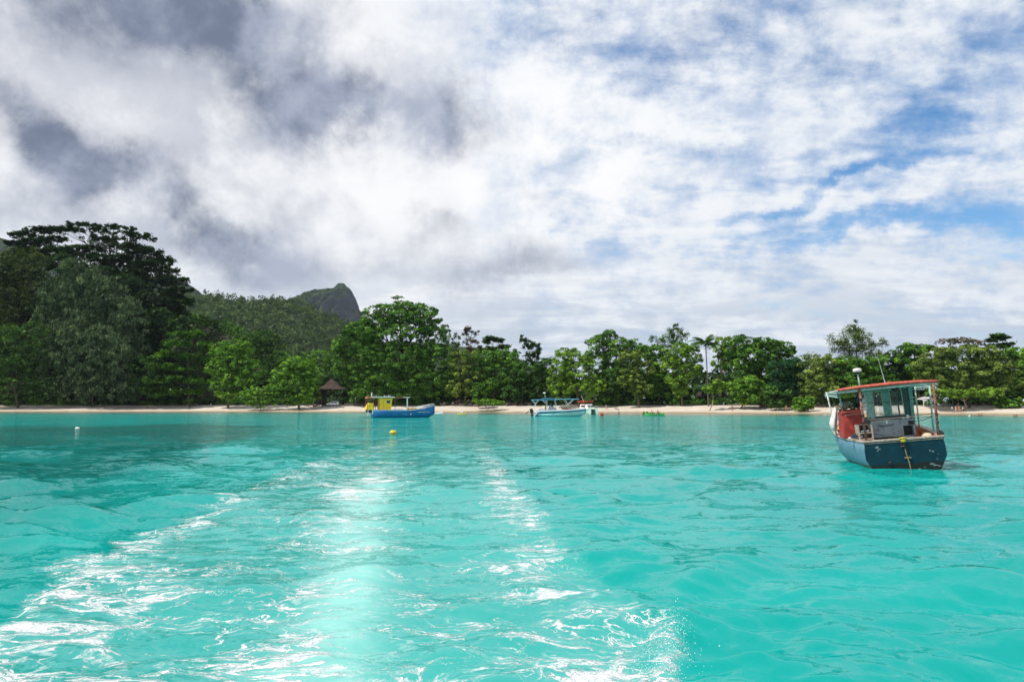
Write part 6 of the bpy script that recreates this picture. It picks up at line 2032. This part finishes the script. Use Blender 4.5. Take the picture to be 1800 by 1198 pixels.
def hut():
    c = ground_at(584, 20)
    c.z += 0.1
    k = c.y / FPX
    ze = EYE + (HOR - 684) * k - c.z
    za = EYE + (HOR - 665.5) * k - c.z
    w = 21.5 * k
    root = thing('thatched_hut', 'brown pyramid-roofed beach hut on dark posts with the white car beneath', 'hut', c, .08)
    th = mat('old_thatch', (0.060, 0.040, 0.032), .95, .35, 1.2, bump=.1)
    n = 16
    rings = []
    for t_, hh in ((1.0, 0), (.62, .30), (.42, .52), (.22, .78), (.03, 1.0)):
        rings.append([(w * t_ * a, w * t_ * b, ze + (za - ze) * hh) for a, b in ((-1, -1), (0, -1.0), (1, -1), (1.0, 0), (1, 1), (0, 1.0), (-1, 1), (-1.0, 0))])
    MB().loft(rings).build('roof', th, root)
    rs = np.random.RandomState(9)
    Q = []
    for s in range(900):
        t_ = rs.uniform(.05, 1.0)
        sd = rs.randint(0, 4)
        v = rs.uniform(-1, 1)
        hh = np.interp(t_, [.03, .22, .42, .62, 1.0], [1, .78, .52, .30, 0])
        x, y = ((v, -1), (1, v), (v, 1), (-1, v))[sd]
        c0 = np.array([w * t_ * x, w * t_ * y, ze + (za - ze) * hh + .05])
        dn_ = np.array([(0, -1), (1, 0), (0, 1), (-1, 0)][sd] + (-1.1,), float)
        dn_ /= np.linalg.norm(dn_)
        sdv = np.array([(1, 0), (0, 1), (1, 0), (0, 1)][sd] + (0,), float)
        Q.append([c0 - sdv * .12, c0 + sdv * .12, c0 + dn_ * .55 + sdv * .08, c0 + dn_ * .5 - sdv * .1])
    quadmesh('thatch_fringe', np.array(Q), th, root)['kind'] = 'stuff'
    for a in (-.82, -.28, .28, .82):
        for b in (-.82, .82):
            MB().tube([(a * w, b * w, -.5), (a * w, b * w, ze + .1)], .16, 8).build('post', m_barkdark, root)
    MB().box((0, -.82 * w, ze - .05), (1.7 * w, .2, .25)).box((0, .82 * w, ze - .05), (1.7 * w, .2, .25)).build('beam', m_barkdark, root)
    MB().prism([(-.86 * w, 0), (-.60 * w, 0), (-.62 * w, ze - .2), (-.86 * w, ze - .2)], 'y', -.80 * w, .8 * w).build('side_screen', m_barkdark, root)


hut()

# low stone wall right of the hut: every stone its own piece
p0, p1 = ground_at(607, 17), ground_at(646, 19)
t = thing('stone_wall', 'low dark stone wall on the sand between the hut and the yellow cabin boat', 'wall', p0)
rr_ = random.Random(12)
smat = mat('dark_stone', (0.12, 0.105, 0.095), .9, .45, 1.5, bump=.08)
protos = []
for k in range(4):
    protos.append(MB().ell((0, 0, 0), (.42, .32, .26), 8, 5, .16, rr_))
sm = []
for k, pmb in enumerate(protos):
    o_ = pmb.build('stone', smat, t)
    sm.append(o_.data)
    if k:
        pass
    o_.location = (k * .2, .3, .1)
n = 22
for i in range(n):
    for r in range(2):
        q_ = p0.lerp(p1, (i + .5 * r) / n)
        o_ = bpy.data.objects.new('stone', rr_.choice(sm))
        COL.objects.link(o_)
        o_.parent = t
        o_.location = (q_.x - p0.x, q_.y - p0.y + rr_.uniform(-.1, .1), hz(q_.x, q_.y) - p0.z + .18 + .42 * r)
        o_.rotation_euler = (rr_.uniform(-.3, .3), rr_.uniform(-.3, .3), rr_.uniform(0, 6))

# boulders and rubble
brn = mat('red_brown_rock', (0.13, 0.09, 0.08), .9, .45, 1.2, bump=.1, col2=(0.25, 0.2, 0.18), amt=.4)


def rubble(name, segs, n, smin, smax, seed, m):
    r = random.Random(seed)
    mb = MB()
    for i in range(n):
        a = r.choice(segs)
        px = r.uniform(a[0], a[1])
        q_ = ground_at(px, r.uniform(a[2], a[3]))
        s = r.uniform(smin, smax)
        mb.ell((q_.x, q_.y, q_.z + s * .15 + r.uniform(0, a[4])), (s, s * r.uniform(.7, 1), s * r.uniform(.5, .8)), 7, 4, .2, r)
    return tag(mb.build(name, m), kind='stuff')


rubble('rubble', [(775, 935, 17, 23, .8), (800, 860, 19, 25, 1.6)], 420, .25, .7, 31, brn)
rubble('shore_stones', [(275, 360, 17, 22, .3), (400, 560, 17, 21, .2), (60, 250, 18, 24, .3)], 260, .15, .45, 32, smat)
rubble('shore_rubble', [(1330, 1400, 12, 18, .3), (1410, 1480, 15, 20, .4), (1700, 1790, 16, 21, .3), (940, 1080, 21, 25, .3), (1080, 1330, 21, 26, .25)], 420, .12, .4, 33, brn)
GR = 'boulders along the tree line'
for px, dd, s, lb in ((347, 19, .8, 'dark boulder at the tree foot below the tiered tree'), (556, 17, .9, 'reddish boulder at the left foot of the hut'), (1003, 22, .7, 'brown boulder behind the red life jackets'), (1765, 16, .9, 'pale boulder below the olive dome near the right edge'), (812, 18, 1.0, 'largest brown boulder of the rubble bank'), (1338, 15, .8, 'dark boulder in the shade under the wide green dome')):
    q_ = ground_at(px, dd)
    o_ = MB().ell((0, 0, s * .35), (s, s * .8, s * .65), 10, 7, .12, random.Random(int(px))).build('boulder', brn, None)
    o_.location = q_
    tag(o_, lb, 'boulder', GR)
# standing rock in the shade right of the lime tree
q_ = ground_at(1226, 25)
t = thing('rock_outcrop', 'tall pale brown standing rock in the shade left of the slanting trunk', 'rock', q_)
k = q_.y / FPX
MB().loft([[(a * r1 + ox, b * r1 * .7, z) for a, b in ((-1, -.6), (-.2, -1), (.7, -.9), (1, 0), (.5, .9), (-.6, .8))] for z, r1, ox in ((-.3, 1.0, 0), (.8, .9, -.1), (1.9, 1.05, -.1), (3.0, .95, .2), (3.9, .85, .5), (4.4, .45, .7))]).build('rock_face', mat('pale_brown_rock', (0.26, 0.20, 0.16), .9, .4, 1.0, bump=.15, col2=(0.08, 0.06, 0.05), amt=.4), t, bevel=.1)
MB().loft([[(1.1 + a * r1, -.3 + b * r1, z) for a, b in ((-1, -.6), (.2, -1), (1, 0), (.3, .9), (-.7, .8))] for z, r1 in ((-.3, .6), (1.4, .5), (2.2, .2))]).build('rock_spur', brn, t, bevel=.08)

# white gazebo, pergola, board, chairs, posts
q_ = ground_at(1624, 17)
t = thing('gazebo', 'white pitched fabric gazebo on the sand seen through the working boat frame', 'gazebo', q_, .1)
for x in (-1.6, 1.6):
    for y in (-1.4, 1.4):
        MB().tube([(x, y, -.3), (x, y, 1.95)], .10, 8).build('post', P_WHITE, t)
MB().loft([[(-1.8, -1.6, 1.85), (1.8, -1.6, 1.85), (1.8, 1.6, 1.85), (-1.8, 1.6, 1.85)], [(-1.8, -1.6, 2.12), (1.8, -1.6, 2.12), (1.8, 1.6, 2.12), (-1.8, 1.6, 2.12)], [(-.1, -.1, 2.7), (.1, -.1, 2.7), (.1, .1, 2.7), (-.1, .1, 2.7)]]).build('roof', P_CLOTH, t)
q_ = ground_at(1680, 20)
t = thing('pergola', 'low dark beach shelter on pale posts behind the group of people', 'shelter', q_)
MB().box((0, 0, 1.75), (10.5, 3.0, .14)).build('roof', m_barkdark, t)
for x in (-5, -2.2, -.8, 1.5, 4.8):
    MB().tube([(x, -1.3, -.4), (x + .12, -1.3, .8), (x, -1.3, 1.75)], .10, 6).build('post', m_barkpale, t)
    MB().tube([(x, 1.3, -.4), (x, 1.3, 1.75)], .08, 6).build('post', m_barkpale, t)
MB().box((0, .9, .2), (8, .5, .08)).build('bench', P_WOOD, t)
q_ = ground_at(1793, 15)
t = thing('notice_board', 'blank white notice board on two short posts near the right edge', 'sign', q_)
MB().box((0, 0, 1.45), (1.6, .06, 1.3)).build('board', P_WHITE, t, bevel=.01)
for x in (-.6, .6):
    MB().box((x, .05, .4), (.1, .06, 1.6)).build('post', m_barkdark, t)
for px, dd, lb, m_ in ((1645, 19, 'upturned white skiff beside the gazebo', P_WHITE), (1661, 20, 'upturned pale green skiff left of the walkers', mat('skiff_green', (0.35, 0.5, 0.38), .6, .1, 3))):
    q_ = ground_at(px, dd)
    t = thing('skiff', lb, 'skiff', q_, .2)
    MB().loft([[(x, -w, .0), (x, -w * .8, h_), (x, 0, h_ + .12), (x, w * .8, h_), (x, w, 0)] for x, w, h_ in ((-1.5, .5, .35), (0, .62, .4), (1.1, .4, .35), (1.7, .05, .2))]).build('hull', m_, t, bevel=.02)
    MB().box((0, 0, .55), (2.6, .05, .06)).build('keel', P_WOOD, t)
q_ = ground_at(626, 22)
t = thing('lamp_post', 'thin pale lamp post right of the thatched hut', 'lamp post', q_)
MB().tube([(0, 0, -.3), (0, 0, 2.3)], .05, 6).build('post', P_STEEL, t)
MB().box((0, 0, 2.42), (.5, .3, .25)).build('lamp_head', P_WHITE, t, bevel=.05)


def chair(lb, q_, rz, m_):
    t = thing('beach_chair', lb, 'chair', q_, rz, 'pale chairs in the shade under the broad dark tree')
    MB().box((0, 0, .42), (.55, .5, .04)).build('seat', m_, t)
    MB().box((0, .28, .80), (.55, .04, .7), (-.25, 0, 0)).build('backrest', m_, t)
    for x in (-.25, .25):
        MB().tube([(x, -.28, 0), (x, .30, .62)], .025, 5).build('leg', P_STEEL, t)
        MB().tube([(x, .28, 0), (x, -.25, .45)], .025, 5).build('leg', P_STEEL, t)
    return t


for px, rz, m_, lb in ((1134, .2, P_GREY, 'grey-blue beach chair at the left end of the shaded row'), (1139, -.3, P_GREY, 'grey-blue beach chair second from the left in the shaded row'), (1150, .5, P_DIRTY, 'pale chair in the middle of the shaded row'), (1154, -.6, P_DIRTY, 'pale chair just right of the middle of the shaded row'), (1161, .1, P_CLOTH, 'cream folding chair right of the pale ones'), (1178, .3, P_CLOTH, 'lone cream folding chair at the right end of the shaded row')):
    chair(lb, ground_at(px, 22), rz, m_)
q_ = ground_at(1271, 22)
tag(MB().ell((0, 0, .5), (.28, .28, .32), 12, 8).lathe([(.1, 0), (.2, .05), (.05, .3)], 10).build('white_float', P_WHITE, None, smooth=True), 'round white net float lying in the shade right of the slanting trunk', 'float').location = q_
q_ = ground_at(373, 17)
tag(MB().lathe([(.16, -.2), (.16, .75), (.13, .82), (.02, .86)], 10).build('marker_post', P_DIRTY, None), 'short white marker post at the sand edge left of the bright round tree', 'post').location = q_
# driftwood
GD = 'bleached driftwood on the upper beach'
for px, dd, L, rz, lb in ((1296, 17, 5, .1, 'long bleached driftwood log behind the pale person'), (1425, 14, 4, -.3, 'forked driftwood right of the round shrub'), (1445, 17, 3.5, .4, 'short driftwood pile below the olive bushy tree'), (905, 20, 4, -.25, 'fallen pale trunk at the right end of the rubble bank'), (335, 20, 4, .2, 'dark fallen branch at the foot of the tiered tree')):
    q_ = ground_at(px, dd)
    mb = MB()
    mb.tube([(-L / 2, 0, .15), (0, .1, .3), (L / 2, 0, .2)], [.18, .15, .06], 7)
    mb.tube([(0, .1, .3), (L * .2, .5, .7), (L * .3, .6, 1.0)], [.09, .06, .03], 5)
    mb.tube([(-L * .2, 0, .2), (-L * .3, -.4, .5)], [.08, .03], 5)
    o_ = mb.build('driftwood', m_barkpale)
    o_.location = q_
    o_.rotation_euler = (0, 0, rz)
    tag(o_, lb, 'driftwood', GD)

# sea air: an even, thin haze round the whole place
hzm = bpy.data.materials.new('sea_haze')
hzm.use_nodes = True
hzm.node_tree.nodes.clear()
_o = hzm.node_tree.nodes.new('ShaderNodeOutputMaterial')
_v = hzm.node_tree.nodes.new('ShaderNodeVolumePrincipled')
_v.inputs['Density'].default_value = 0.00004
_v.inputs['Color'].default_value = (0.74, 0.86, 1.0, 1)
hzm.node_tree.links.new(_v.outputs[0], _o.inputs['Volume'])
_h = MB().box((0, 0, 0), (40000, 40000, 640)).build('haze', hzm)
_h.location = (0, 0, 311)
_h['kind'] = 'stuff'

# spray thrown up by the breaking end of the wake
rs = np.random.RandomState(21)
mb = MB()
for i in range(1100):
    t_ = rs.rand() ** 0.8
    py = 1198 - 120 * t_
    px = 1150 + (1198 - py) * .30 + rs.normal() * (14 + 20 * (1 - t_))
    q_ = onwater(px, min(1230, py + 15))
    h_ = abs(rs.normal()) * .085 + .01
    r = rs.uniform(.0014, .0048) * (1.6 if rs.rand() < .1 else 1)
    c = (q_.x + rs.normal() * .03, q_.y + rs.normal() * .04, h_)
    mb.add([(c[0] + r, c[1], c[2]), (c[0] - r, c[1], c[2]), (c[0], c[1] + r, c[2]), (c[0], c[1] - r, c[2]), (c[0], c[1], c[2] + r), (c[0], c[1], c[2] - r)],
           [(0, 2, 4), (2, 1, 4), (1, 3, 4), (3, 0, 4), (2, 0, 5), (1, 2, 5), (3, 1, 5), (0, 3, 5)])
tag(mb.build('spray', mat('water_spray', (0.75, 0.79, 0.8), .3, .02, 3)), kind='stuff')
